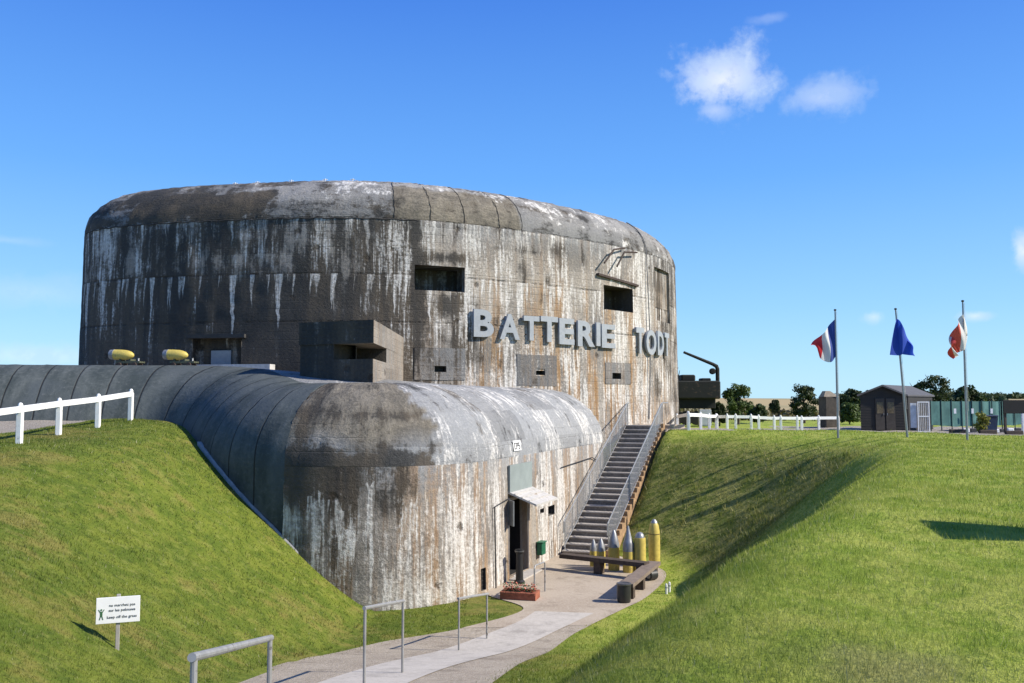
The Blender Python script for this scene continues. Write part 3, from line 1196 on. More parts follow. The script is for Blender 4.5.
aw = wall_grid(AN, S_RIB - .02, S_END, .16, -5.9, -1.7, .16, A_OPEN, 0, .014, .02)
aw.build('annexe_wall', M_annex, bunker, True, mask_from(aw, amask))
for k, op in enumerate(A_OPEN):
    nm = 'doorway' if k == 0 else ('wall_vent' if k < 3 else 'drain_opening')
    pk = pocket(AN, op, 0, .02, -1.7)
    ms = [(.05, .35, .5, 1)] * 8 if k == 0 else [(.8, 0, 0, 1)] * 8
    if k == 0:
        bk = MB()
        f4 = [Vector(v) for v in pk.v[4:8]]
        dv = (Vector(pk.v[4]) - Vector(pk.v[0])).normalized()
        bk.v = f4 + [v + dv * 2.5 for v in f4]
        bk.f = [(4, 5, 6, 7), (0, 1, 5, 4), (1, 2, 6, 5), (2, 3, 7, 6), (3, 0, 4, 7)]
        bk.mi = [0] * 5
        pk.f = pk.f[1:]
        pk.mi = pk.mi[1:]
        bk.build('passage', simple('passage_dark', (.015, .014, .013), .95), bunker)  # near-black colour stands in for the shade inside the passage
    pk.build(nm, M_annex, bunker, False, ms)


def ashmask(s, z):
    t = (z + 1.7) / 3.9
    x = np.interp(s, SS_A, XS_A)
    d = np.interp(x, [262, 285, 330, 400, 425, 440, 480, 600], [.85, .66, .38, .34, .34, .34, .32, .28])
    w = np.interp(x, [262, 285, 330, 400, 425, 440, 480, 600], [.0, .0, .05, .08, .2, .54, .58, .62])
    edge = 428 + 6 * math.sin(z * 9) + (10 if t < .45 else 0)
    if x < edge:
        d += .46 * (1 - float(sst(np.array(t), .02, .22)))
        d += .22 * math.exp(-((t - .42) / .07) ** 2)
        o = .9 * float(sst(np.array(t + .05 * math.sin(s * 2.3)), .06, .28))
        w -= .35
    else:
        o = .0
        w += .15 * (1 - float(sst(np.array(t), .0, .25)))
        d += .04 * (1 - float(sst(np.array(t), .0, .12)))
    return (d, w, o, 1)


M_ash = concrete_mat('annex_roof_concrete', joints=(), drips=(), boards=.42, tone=1.0, cool=.8, vs=2.0, patch=True)
ash, ain = shoulder(AN, S_RIB - .02, S_END, .14, zj_a, zt_a, 2.7, 20, .012)
ash.build('annexe_shoulder', M_ash, bunker, True, mask_from(ash, ashmask))
M_gal = gallery_mat()
gsh, gin = shoulder(AN, 0, S_RIB, .16, zj_a, zt_a, 2.7, 20, .006)
gsh.build('gallery_vault', M_gal, bunker, True)
gw = wall_grid(AN, 0, S_RIB, .2, -4.9, -1.7, .3, [], 0, .0)
gw.build('gallery_wall', M_gal, bunker, True)
# roof deck behind the shoulders
deck = MB()
loop = [Vector(p) for p in gin] + [Vector(p) for p in ain[:-8]]
loop = loop[::3] + [Vector((3.0, 42, .54)), Vector((-4, 42, .54)), Vector((-20, 44, 1.28)), Vector((-48, 40, 1.28))]
tr = tessellate_polygon([[Vector((p.x, p.y, 0)) for p in loop]])
deck.v = [tuple(p) for p in loop]
deck.f = [tuple(t) for t in tr]
deck.mi = [0] * len(deck.f)
deck.uv = [(p.x, p.y) for p in loop]
deck.build('roof_deck', M_ash, bunker, False, [(.22, .4, .05, 1)] * len(loop))
# pale ledge against the tower foot
mb = MB()
q0, q1 = TW.find(196, 1.5), TW.find(276, 1.5)
n = 10
for k in range(n):
    p = TW.at(q0 + (q1 - q0) * k / n)
    q = TW.at(q0 + (q1 - q0) * (k + 1) / n)
    mb.bar((float(p[0] + p[2] * .45), float(p[1] + p[3] * .45), 1.32), (float(q[0] + q[2] * .45), float(q[1] + q[3] * .45), 1.32), .5, .22)
mb.build('ledge', simple('ledge_concrete', (.50, .49, .47), .9), bunker)
# door leaf, porch canopy, plate above
def ann(q, off, z):
    x, y, nx, ny = [float(v) for v in AN.at(q)]
    return Vector((x + nx * off, y + ny * off, z))


M_canopy = simple('grey_sheet', (.42, .44, .43), .5, .1, .2, 5, dirt=(.25, .22, .18))
q0, q1 = doorA[0] - .05, doorA[1] + .35
mb = MB()
n = 5
zc0, zc1 = -2.72, -3.08
v_ = [ann(q0, .02, zc0), ann(q1, .02, zc0), ann(q1, .95, zc1), ann(q0, .95, zc1)]
mb.add(v_ + [p - Vector((0, 0, .06)) for p in v_], [(0, 3, 2, 1), (4, 5, 6, 7), (0, 1, 5, 4), (1, 2, 6, 5), (2, 3, 7, 6), (3, 0, 4, 7)])
for k in range(1, 4):
    t = k / 4
    mb.bar(v_[3] * t + v_[0] * (1 - t) + Vector((0, 0, .015)), v_[2] * t + v_[1] * (1 - t) + Vector((0, 0, .015)), .03, .03)
cn = mb.build('canopy', simple('canopy_sheet', (.52, .50, .46), .55, .05, .25, 6, dirt=(.28, .22, .16)), bunker)
mb = MB()
mb.add([ann(doorA[0] - .05, .10, -1.93), ann(doorA[0] - .05, .10, -2.76), ann(doorA[1] + .3, .10, -2.76), ann(doorA[1] + .3, .10, -1.93),
        ann(doorA[0] - .05, .04, -1.93), ann(doorA[0] - .05, .04, -2.76), ann(doorA[1] + .3, .04, -2.76), ann(doorA[1] + .3, .04, -1.93)],
       [(0, 1, 2, 3), (7, 6, 5, 4), (0, 3, 7, 4), (1, 5, 6, 2), (0, 4, 5, 1), (3, 2, 6, 7)])
mb.build('door_plate', simple('green_grey_plate', (.25, .285, .27), .55, 0, .15, 3), bunker)
mb = MB()
p0 = ann(doorA[0] - .02, .02, -4.0)
hd = ann(doorA[0] - .42, .5, -4.0)
mb.bar(ann(doorA[0] - .03, .03, -3.35), ann(doorA[0] - .32, .32, -3.35), .04, .75)
mb.build('side_flap', simple('flap_grey', (.16, .17, .17), .6), bunker)
mb = MB()
for qq in (doorA[0] - .04, doorA[1] + .04):
    mb.bar(ann(qq, .05, -5.36), ann(qq, .05, -2.95), .07, .06, up=(1, 0, 0))
mb.bar(ann(doorA[0] - .04, .05, -2.97), ann(doorA[1] + .04, .05, -2.97), .06, .07)
mb.build('door_frame', simple('frame_weathered', (.36, .33, .29), .8), bunker)
mb = MB()
mb.bar(ann(doorA[0] - .1, .25, -5.40), ann(doorA[1] + .1, .25, -5.40), .5, .12)
mb.build('threshold', simple('threshold_concrete', (.42, .39, .35), .9), bunker)
# grille in the drain opening
a, c, e, f, _ = A_OPEN[3]
mb = MB()
for k in range(1, 6):
    q = a + (c - a) * k / 6
    mb.tube([ann(q, -.02, e), ann(q, -.02, f)], .012, 6)
for k in range(1, 5):
    z = e + (f - e) * k / 5
    mb.tube([ann(a, -.02, z), ann(c, -.02, z)], .012, 6)
mb.build('drain_grille', simple('iron_dark', (.05, .048, .045), .6, .4), bunker)
# pipes and cables
mb = MB()
q = AN.find(491, -4)
mb.tube([ann(q, .13, -5.38), ann(q, .09, -3.05), ann(doorA[0] - .1, .07, -2.93)], .022, 6)
mb.build('wall_cable', simple('cable_black', (.03, .03, .03), .6), bunker)
mb = MB()
qq = TW.find(646, 5)
pts = []
x, y, nx, ny = [float(v) for v in TW.at(qq)]
for j in range(10, -1, -1):
    t = j / 18 * math.pi / 2
    d = 3.0 * (1 - math.cos(t)) - .05
    pts.append((x - nx * d, y - ny * d, Z_TJ + 2.05 * math.sin(t) + .04))
for z in (5.5, 4.2, 2.8, 1.0, -.8):
    pts.append((x + nx * .15 + .06 * math.sin(z * 3), y + ny * .15, z))
mb.tube(pts, .028, 6)
mb.build('lightning_cable', simple('cable_grey', (.14, .14, .14), .5, .3), bunker)
mb = MB()
qq = AN.find(571, -3)
mb.tube([ann(AN.find(560, -2), .06, -2.35), ann(AN.find(590, -2), .08, -2.2), ann(AN.find(596, -2), .06, -2.4)], .018, 6)
mb.build('wall_cable', MATS['cable_black'], bunker)
# iron brackets high on the wall
M_rust = simple('rusty_iron', (.07, .05, .04), .8, .3, .4)
for (x0, y0, x1, y1, x2, y2) in ((604.5, 263, 614, 249.5, 625, 248), (617, 266.5, 624.5, 252, 637, 252.5)):
    q = TW.find(x1, 6.5)
    x, y, nx, ny = [float(v) for v in TW.at(q)]
    Yb = y - .12
    mb = MB()
    mb.tube([at(x0, y0, Yb - .9), at(x1, y1, Yb - .35), at(x2, y2, Yb + .5)], .042, 8)
    mb.build('iron_bracket', M_rust, bunker)
# lintel beam over the second embrasure
a, c, e, f, _ = T_OPEN[1]
mb = MB()
p, q = TW.at(a - .5), TW.at(c + .3)
mb.bar((float(p[0] + p[2] * .1), float(p[1] + p[3] * .1), f + .42), (float(q[0] + q[2] * .1), float(q[1] + q[3] * .1), f + .18), .16, .10)
mb.build('embrasure_lintel', M_rust, bunker)
# stencilled room mark on the annexe shoulder
def stroke_text(txt, w, h, th):
    """block letters as flat strokes; returns list of quads in a 2D frame"""
    G = {'C': [((1, 1), (0, 1)), ((0, 1), (0, 0)), ((0, 0), (1, 0))], 'P': [((0, 0), (0, 1)), ((0, 1), (1, 1)), ((1, 1), (1, .5)), ((1, .5), (0, .5))],
         '5': [((1, 1), (0, 1)), ((0, 1), (0, .5)), ((0, .5), (1, .5)), ((1, .5), (1, 0)), ((1, 0), (0, 0))]}
    out = []
    for i, ch in enumerate(txt):
        for (p, q) in G[ch]:
            out.append((i * w * 1.45 + p[0] * w, p[1] * h, i * w * 1.45 + q[0] * w, q[1] * h))
    return out


qm = AN.find(514, -1.2)
zj, ztm = -1.7, .7


def on_shoulder(s, arc, off):
    L = (math.pi / 4) * (2.7 + 2.4)
    q = arc / L * math.pi / 2
    x, y, nx, ny = [float(v) for v in AN.at(s)]
    d = 2.7 * (1 - math.cos(q))
    nn = Vector((nx * math.cos(q), ny * math.cos(q), math.sin(q)))
    return Vector((x - nx * d, y - ny * d, zj + 2.4 * math.sin(q))) + nn * off


mb = MB()
w_, h_ = .62, .34
g = [on_shoulder(qm - .05, .18, .03), on_shoulder(qm + w_, .18, .03), on_shoulder(qm + w_, .18 + h_, .03), on_shoulder(qm - .05, .18 + h_, .03)]
mb.add(g, [(0, 1, 2, 3)])
mk = mb.build('stencil_mark', simple('stencil_white', (.72, .71, .68), .8, 0, .1), bunker)
mb = MB()
for (x0, y0, x1, y1) in stroke_text('CP5', .12, .18, .03):
    a, c = on_shoulder(qm + .04 + x0, .25 + y0, .036), on_shoulder(qm + .04 + x1, .25 + y1, .036)
    mb.bar(a, c, .03, .006, up=on_shoulder(qm, .3, 1) - on_shoulder(qm, .3, 0))
mb.build('stencil_characters', simple('stencil_grey', (.12, .12, .12), .8), mk)

# pale edging where the lawn meets the annexe
mb = MB()
sl, sr = AN.find(200, 0), AN.find(392, -5)
QS = np.arange(sl, sr, .15)
x, y, nx, ny = AN.at(QS)
zz = [max(tz(float(x[i] + nx[i] * .28), float(y[i] + ny[i] * .28)), -5.4) for i in range(len(QS))]
for i in range(len(QS)):
    for (o_, h_) in ((-.1, .0), (.0, .01), (.045, .01), (.05, -.15)):
        mb.v.append((x[i] + nx[i] * o_, y[i] + ny[i] * o_, zz[i] + h_ + .01 * math.sin(i * 1.9)))
for i in range(len(QS) - 1):
    for j in range(3):
        a = i * 4 + j
        mb.f.append((a, a + 4, a + 5, a + 1))
        mb.mi.append(0)
ed = mb.build('kerb', simple('edging_pale', (.33, .325, .31), .9, 0, .3), None, True)
structure(ed)

# ------------------------------------------------------------------ raised letters
M_let = simple('letter_grey', (.30, .325, .345), .6, 0, .18, 9, dirt=(.28, .26, .23))


def letter_mesh(ch):
    cu = bpy.data.curves.new('letter_curve', 'FONT')
    cu.body = ch
    cu.size = 1.0
    cu.extrude = .5
    cu.offset = .034
    cu.resolution_u = 4
    o = bpy.data.objects.new('letter_tmp', cu)
    COL.objects.link(o)
    bpy.context.view_layer.update()
    dg = bpy.context.evaluated_depsgraph_get()
    me = bpy.data.meshes.new_from_object(o.evaluated_get(dg))
    bpy.data.objects.remove(o)
    bpy.data.curves.remove(cu)
    A = np.empty(len(me.vertices) * 3)
    me.vertices.foreach_get('co', A)
    A = A.reshape(-1, 3)
    A -= A.min(0)
    A /= A.max(0) + 1e-9
    me.vertices.foreach_set('co', A.ravel())
    me.update()
    return me


LET = [('B', 474, 494, 309.5, 337), ('A', 500, 520, 314, 339.5), ('T', 524, 539.5, 316, 340.5), ('T', 541, 558, 316.5, 342), ('E', 559.5, 574.5, 318.5, 344.5), ('R', 578, 595, 321, 346.5),
       ('I', 596.5, 600.5, 322.5, 346), ('E', 602, 615.5, 324.5, 348), ('T', 636.5, 644.5, 327.5, 353.5), ('O', 646.5, 656.5, 330, 355), ('D', 658, 664, 331.5, 355.5), ('T', 665, 669.5, 333, 356)]
LLAB = ['raised grey letter B that starts the first word on the bunker wall',
        'raised grey letter A, second letter of the first word on the bunker wall',
        'raised grey letter T beside the A on the bunker wall',
        'raised grey letter T beside the first E on the bunker wall',
        'raised grey letter E between the T and the R on the bunker wall',
        'raised grey letter R on the bunker wall',
        'raised grey letter I between the R and the last E on the bunker wall',
        'raised grey letter E that ends the first word on the bunker wall',
        'raised grey letter T that starts the short second word on the bunker wall',
        'raised grey round letter O in the second word on the bunker wall',
        'raised grey letter D in the second word on the bunker wall',
        'raised grey letter T ending the second word, half turned round the bunker corner']
for (ch, x0, x1, y0, y1), lab in zip(LET, LLAB):
    STAND, DEP = .10, .11
    q0, q1 = TW.find(x0, 3), TW.find(x1, 3)
    if q1 - q0 < .2:
        q1 = q0 + .7
    qm_ = (q0 + q1) / 2
    x, y, nx, ny = [float(v) for v in TW.at(qm_)]
    fx, fy = x + nx * (STAND + DEP), y + ny * (STAND + DEP)
    # fit the face of the letter between the two columns at its own distance
    T = Vector((-ny, nx, 0))
    def col(px):
        u, v, _ = ray(px, (y0 + y1) / 2)
        k = u / v
        den = T.x - k * T.y
        return (k * fy - fx) / den
    a, c = col(x0), col(x1)
    if ch == 'T' and x0 > 660:
        a, c = col(x0), col(x0) + .95
    yA = fy + T.y * (a + c) / 2
    zt_, zb_ = at(512, y0, yA).z, at(512, y1, yA).z
    ctr = Vector((fx, fy, 0)) + T * (a + c) / 2
    me = letter_mesh(ch)
    base = ctr - Vector((nx, ny, 0)) * (DEP + STAND)
    o = bpy.data.objects.new('wall_letter', None)
    COL.objects.link(o)
    o.location = (base.x, base.y, zb_)
    tag(o, lab, 'letter', 'raised letters on the bunker wall')
    A = np.empty(len(me.vertices) * 3)
    me.vertices.foreach_get('co', A)
    A = A.reshape(-1, 3)
    Bv = np.outer(A[:, 0] - .5, np.array(T) * (c - a)) + np.outer(A[:, 1], (0, 0, zt_ - zb_)) + np.outer(A[:, 2] * DEP + STAND, (nx, ny, 0))
    me.vertices.foreach_set('co', Bv.ravel())
    me.materials.append(M_let)
    me.update()
    fo = bpy.data.objects.new('letter_face', me)
    COL.objects.link(fo)
    fo.parent = o
    mb = MB()
    for tx in ((-.25, .25) if c - a > .35 else (0,)):
        for hz_ in (.25, .8):
            p = Vector(T) * tx * (c - a) + Vector((0, 0, hz_ * (zt_ - zb_)))
            mb = MB()
            mb.tube([p + Vector((nx, ny, 0)) * (-.05), p + Vector((nx, ny, 0)) * (STAND + .02)], .025, 6)
            mb.build('fixing', M_rust, o)

# ------------------------------------------------------------------ stairs
stairs = thing('staircase', 'steep straight flight of concrete steps up the bank beside the bunker', 'stairs', (ST_B.x, ST_B.y, PIT_Z))
M_step = ground_mat('step_concrete', (.15, .135, .115), (.20, .175, .15), (.28, .25, .21), 12, .3)
M_nose = ground_mat('step_nosing', (.36, .325, .28), (.44, .40, .345), (.5, .46, .40), 14, .2)


def stp(t, sd_, z):
    return (ST_B.x + ST_DIR.x * t + ST_N.x * sd_, ST_B.y + ST_DIR.y * t + ST_N.y * sd_, z)


RISE = (ST_TOPZ - PIT_Z) / ST_STEPS
RUN = ST_STEPS * ST_TREAD
mb, nb = MB(), MB()
for k in range(ST_STEPS):
    t0 = k * ST_TREAD
    z1 = PIT_Z + (k + 1) * RISE
    vs = [stp(t, s_, z) for z in (z1 - RISE - .25, z1 - .045) for (t, s_) in ((t0, -ST_W / 2), (t0, ST_W / 2), (t0 + ST_TREAD + .02, ST_W / 2), (t0 + ST_TREAD + .02, -ST_W / 2))]
    mb.add(vs, [(3, 2, 1, 0), (4, 5, 6, 7), (0, 1, 5, 4), (1, 2, 6, 5), (2, 3, 7, 6), (3, 0, 4, 7)])
    vs = [stp(t, s_, z) for z in (z1 - .045, z1) for (t, s_) in ((t0 - .03, -ST_W / 2), (t0 - .03, ST_W / 2), (t0 + ST_TREAD, ST_W / 2), (t0 + ST_TREAD, -ST_W / 2))]
    nb.add(vs, [(3, 2, 1, 0), (4, 5, 6, 7), (0, 1, 5, 4), (1, 2, 6, 5), (2, 3, 7, 6), (3, 0, 4, 7)])
o = rel(mb.build('step_block', M_step, stairs), stairs)
o = rel(nb.build('tread', M_nose, stairs), stairs)
# stepped brick cheek at the lawn side
mb = MB()
for k in range(ST_STEPS):
    t0 = k * ST_TREAD
    z1 = PIT_Z + (k + 1) * RISE + .07
    vs = [stp(t, s_, z) for z in (z1 - RISE - .5, z1) for (t, s_) in ((t0, ST_W / 2 + .01), (t0, ST_W / 2 + .22), (t0 + ST_TREAD, ST_W / 2 + .22), (t0 + ST_TREAD, ST_W / 2 + .01))]
    mb.add(vs, [(3, 2, 1, 0), (4, 5, 6, 7), (0, 1, 5, 4), (1, 2, 6, 5), (2, 3, 7, 6), (3, 0, 4, 7)])
rel(mb.build('cheek_wall', simple('brick_orange', (.34, .22, .12), .9, 0, .5, 12), stairs), stairs)
# landing
mb = MB()
vs = [stp(t, s_, z) for z in (ST_TOPZ - .16, ST_TOPZ) for (t, s_) in ((RUN, -1.4), (RUN, 1.3), (RUN + 1.6, 1.6), (RUN + 1.6, -1.4))]
mb.add(vs, [(3, 2, 1, 0), (4, 5, 6, 7), (0, 1, 5, 4), (1, 2, 6, 5), (2, 3, 7, 6), (3, 0, 4, 7)])
rel(mb.build('landing', M_plaza, stairs), stairs)
M_galv = simple('galvanised', (.36, .37, .37), .45, .5, .2, 8)
M_mesh = simple('galvanised_infill', (.42, .43, .43), .5, .4, .15, 8)


def stair_rail(sd_, lab, ext):
    b0 = stp(0, sd_, PIT_Z)
    th = thing('stair_railing', lab, 'railing', b0, 'railings of the stairs')
    def P(t, h):
        zb = PIT_Z + RISE + (ST_TOPZ - PIT_Z - RISE) * min(max(t / (RUN - ST_TREAD), 0), 1)
        return stp(t, sd_, zb + h)
    for k in range(7):
        t = .12 + k * (RUN - .1) / 6
        mb = MB()
        mb.tube([P(t, -.1), P(t, 1.0)], .022, 8)
        rel(mb.build('post', M_galv, th), th)
    for h in (1.0, .12):
        mb = MB()
        pts = [P(.0, h), P(RUN - .02, h)]
        if h > .9:
            pts = [P(-.05, .6)] + pts + [P(RUN + ext, h)]
        mb.tube(pts, .024 if h > .9 else .016, 8)
        rel(mb.build('handrail' if h > .9 else 'bottom_rail', M_galv, th), th)
    mb = MB()
    n = int(RUN / .085)
    for k in range(n):
        t = .12 + k * (RUN - .2) / n
        mb.tube([P(t, .12), P(t, .98)], .0065, 4, cap=False)
    for h in [.2 + .1 * i for i in range(8)]:
        mb.tube([P(.12, h), P(RUN - .1, h)], .0065, 4, cap=False)
    rel(mb.build('infill_mesh', M_mesh, th), th)


stair_rail(-ST_W / 2 + .06, 'grey wire mesh stair railing along the bunker side of the steps', .3)
stair_rail(ST_W / 2 + .10, 'grey wire mesh stair railing along the lawn side of the steps', 1.3)
# second handrail up the tower wall at the landing
mb = MB()
p0, p1 = TW.at(TW.find(603, 0)), TW.at(TW.find(626, 0))
# ------------------------------------------------------------------ path rails
M_pipe = simple('weathered_pipe', (.34, .34, .33), .5, .3, .25, 10, dirt=(.12, .10, .08))


def path_rail(pA, pB, lab, over=.05, rad=.026, hh=None):
    g = Vector((pA.x, pA.y, tz(pA.x, pA.y)))
    th = thing('handrail', lab, 'handrail', g, 'tube handrails beside the path')
    d = (pB - pA).normalized()
    for p in (pA, pB):
        mb = MB()
        mb.tube([(p.x, p.y, tz(p.x, p.y) - .05), p], rad * .8, 10)
        rel(mb.build('post', M_pipe, th), th)
    mb = MB()
    mb.tube([pA - d * over, pB + d * over], rad, 12)
    rel(mb.build('top_rail', M_pipe, th), th)


path_rail(at(194, 657, 5.3), at(270, 638, 7.8), 'galvanised tube handrail at the near end of the path')
path_rail(at(365, 608, 12.5), at(403, 601, 15.0), 'galvanised tube handrail halfway down the path, casting its shadow on gravel')
path_rail(at(459, 598.5, 19.5), at(487, 594, 20.9), 'galvanised tube handrail before the bunker corner')
# hoop rail beside the planter
pA, pB = atz(534.5, 597, PIT_Z), atz(545, 592, PIT_Z)
th = thing('hoop_rail', 'small grey hoop rail beside the flower planter', 'rail', pA)
mb = MB()
h_ = .85
u_ = Vector((0, 0, 1))
mb.tube([pA, pA + u_ * (h_ - .06), pA + u_ * h_ + (pB - pA) * .08, pB + u_ * h_ - (pB - pA) * .08, pB + u_ * (h_ - .06), pB], .022, 8)
rel(mb.build('hoop', M_pipe, th), th)

# ------------------------------------------------------------------ keep-off sign
def text_mesh(name, body, size, mat, parent, M, align='CENTER'):
    cu = bpy.data.curves.new(name, 'FONT')
    cu.body = body
    cu.size = size
    cu.align_x = align
    cu.extrude = .0015
    cu.resolution_u = 2
    o = bpy.data.objects.new(name, cu)
    COL.objects.link(o)
    bpy.context.view_layer.update()
    me = bpy.data.meshes.new_from_object(o.evaluated_get(bpy.context.evaluated_depsgraph_get()))
    bpy.data.objects.remove(o)
    bpy.data.curves.remove(cu)
    me.transform(M)
    me.materials.clear()
    me.materials.append(mat)
    f = bpy.data.objects.new(name, me)
    COL.objects.link(f)
    f.parent = parent
    return f


M_signw = simple('sign_white', (.80, .80, .78), .45, 0, .06)
M_ink = simple('sign_ink', (.05, .06, .055), .6)
M_inkg = simple('sign_green', (.05, .14, .06), .6)


def lawn_sign(base, rz, lab, W=.50, H=.31, ph=.66):
    th = thing('lawn_sign', lab, 'sign', base, 'signs on the lawn', rz)
    mb = MB()
    mb.box((0, .028, ph / 2 - .1), (.05, .03, ph + .2), bev=.004)
    mb.build('stake', simple('stake_grey', (.36, .34, .31), .8), th)
    mb = MB()
    mb.box((0, 0, ph - H / 2 - .03), (W, .016, H), bev=.003)
    pl = mb.build('board', M_signw, th)
    RX = Matrix.Rotation(math.pi / 2, 4, 'X')
    for (t, sz, dx, dz) in (('ne marchez pas', .052, .05, .20), ('sur les pelouses', .052, .05, .135), ('keep off the grass', .052, .05, .045)):
        text_mesh('sign_writing', t, sz, M_ink, th, Matrix.Translation((dx, -.010, ph - H - .03 + dz + .02)) @ RX)
    mb = MB()
    zf = ph - H - .03
    mb.lathe([(.012, -.002), (.012, .002)], (-.205, -.0095, zf + .185), (0, 1, 0), 10)
    mb.box((-.205, -.0095, zf + .13), (.03, .003, .07))
    for sx in (-1, 1):
        mb.bar((-.205 + sx * .012, -.0095, zf + .15), (-.205 + sx * .035, -.0095, zf + .19), .003, .010, up=(1, 0, 0))
        mb.bar((-.205 + sx * .008, -.0095, zf + .10), (-.205 + sx * .022, -.0095, zf + .055), .003, .012, up=(1, 0, 0))
    mb.build('pictogram', M_inkg, th)
    return th


bp = None
# stand the sign on the slope where its foot is seen
best = None
for Yq in np.arange(9, 16, .05):
    p = at(117, 650, Yq)
    dz = abs(p.z - tz(p.x, p.y))
    if best is None or dz < best[0]:
        best = (dz, p)
sgn = best[1]
SGN_S = sgn.y / 11.8
lawn_sign((sgn.x, sgn.y, tz(sgn.x, sgn.y)), R(20), 'small white keep off the grass sign on a stake', .52 * SGN_S, .33 * SGN_S, .70 * SGN_S)
# wide board added out of view to cast a shadow on the lawn
bx, by = 6.0, 8.75
th = thing('shadow_board', 'low wide board added unseen on the right lawn to cast a shadow', 'board', (bx, by, tz(bx, by)), None, R(90))
mb = MB()
mb.box((0, 0, .95), (.8, .05, .95), bev=.01)
mb.build('panel', simple('board_green', (.08, .13, .09), .5), th)
for sx in (-.33, .33):
    mb = MB()
    mb.box((sx, .05, .6), (.06, .05, 1.4))
    mb.build('post', MATS['stake_grey'], th)

# ------------------------------------------------------------------ post and rail fences
M_fw = simple('fence_white', (.78, .78, .75), .6, 0, .1, 7, dirt=(.45, .44, .40))


def rail_fence(pts, H, lab, pw=.13, double=True):
    """pts: list of ground points; posts at each, rail between"""
    th = thing('post_and_rail_fence', lab, 'fence', pts[0], 'white post and rail fences')
    for p in pts:
        p = Vector(p)
        mb = MB()
        mb.box((p.x, p.y, p.z + H / 2 - .15), (pw, pw, H + .1), random.uniform(-.1, .1), bev=.012)
        mb.lathe([(pw * .47, H - .10), (pw * .46, H - .04), (pw * .34, H), (pw * .1, H + .02)], p, seg=10)
        rel(mb.build('post', M_fw, th), th)
    for p, q in zip(pts[:-1], pts[1:]):
        p, q = Vector(p), Vector(q)
        mb = MB()
        d = (q - p).normalized()
        mb.bar(p + Vector((0, 0, H - .14)), q + Vector((0, 0, H - .14)), .06, .15)
        rel(mb.build('rail', M_fw, th), th)


def gp(x, y, dz=0):
    return (x, y, tz(x, y) + dz)


L_f = []
for (px, Yp) in ((-75, 17.6), (-32, 19.4), (13, 21.6), (52.5, 23.9), (92, 26.0), (125, 27.9)):
    a = (px - 512) / 916
    x = a * Yp
    L_f.append(gp(x, Yp))
rail_fence(L_f, .96, 'white post and rail fence on the crest of the left lawn')

RF = []
# right fences: short run beside the landing and the long run across the plateau
def gpx(px, Y):
    p = at(px, 415, Y)
    return gp(p.x, Y)


rail_fence([gpx(677, 46.5), gpx(688, 39.8)], .82, 'short white fence closing the gap beside the bunker tower', .12)
rail_fence([gpx(688.5, 39.6), gpx(700.5, 42.8), gpx(709, 45.5), gpx(716, 48.3)], .82, 'white post and rail fence running back from the stair landing', .12)
rail_fence([gpx(717, 48.6), gpx(727, 46.8), gpx(735.5, 46.9), gpx(751, 47), gpx(758.5, 47.2), gpx(774, 47.4), gpx(780.5, 47.5), gpx(797, 47.8), gpx(801.5, 47.9), gpx(818.5, 48.2), gpx(838, 48.5)],
           .80, 'long white post and rail fence across the plateau before the shrubs', .12)

# ------------------------------------------------------------------ shells on trolleys at the tower foot
M_yel = simple('shell_yellow', (.56, .44, .10), .5, .0, .25, 7, dirt=(.34, .25, .10))
M_steel = simple('shell_steel', (.30, .31, .32), .45, .5, .3, 7)
M_cart = simple('cart_green', (.10, .11, .07), .7, .2, .35, 9, dirt=(.15, .09, .05))
for (px, lab1, lab2, ang) in ((123, 'yellow shell with grey base lying on the trolley farther from the doorway', 'small wheeled trolley under the leftmost yellow shell on the roof', R(-8)),
                              (177, 'yellow shell with grey base lying on the trolley next to the dark doorway', 'small wheeled trolley under the yellow shell beside the dark doorway', R(-8))):
    Yc = 33.6
    x = at(px, 362, Yc).x
    z0 = 1.28
    root = thing('shell_trolley', lab2, 'trolley', (x + .25, Yc, z0), 'shell trolleys on the roof', ang)
    mb = MB()
    for sy in (-.2, .2):
        mb.bar((-.55, sy, .24), (.60, sy, .24), .05, .09)
    for sx in (-.5, .15, .55):
        mb.bar((sx, -.22, .24), (sx, .22, .24), .06, .06)
    for sx in (-.35, .12):
        mb.bar((sx, -.2, .33), (sx, .2, .33), .08, .10)
    mb.build('frame', M_cart, root)
    for sx in (-.36, .36):
        for sy in (-.25, .25):
            mb = MB()
            mb.lathe([(.05, -.03), (.11, -.028), (.115, 0), (.11, .028), (.05, .03)], (sx, sy, .115), (0, 1, 0), 16)
            mb.build('wheel', M_rust, root)
    mb = MB()
    mb.lathe([(.02, -.02), (.03, .0), (.03, .12), (.045, .14)], (.42, 0, .28), (0, 0, 1), 8)
    mb.build('clamp_screw', simple('clamp_white', (.6, .6, .57), .6), root)
    sh_ = thing('artillery_shell', lab1, 'shell', (x - .05, Yc, z0 + .33), 'artillery shells on trolleys', ang)
    sh_.scale = (.74, .74, .74)
    root.scale = (.84, .84, .84)
    ax = (1, 0, -.04)
    mb = MB()
    mb.lathe([(.255, -.42), (.262, -.3), (.262, .0), (.25, .2), (.22, .38), (.17, .52), (.09, .62), (.04, .65)], (0, 0, .20), ax, 24)
    b_ = mb.build('shell_body', M_yel, sh_)
    smooth_by_angle(b_)
    mb = MB()
    mb.lathe([(.20, -.62), (.245, -.60), (.25, -.44), (.268, -.43), (.268, -.38), (.25, -.37)], (0, 0, .20), ax, 24)
    smooth_by_angle(mb.build('driving_band', M_steel, sh_))

# ------------------------------------------------------------------ pit furniture
PZ = PIT_Z + .02


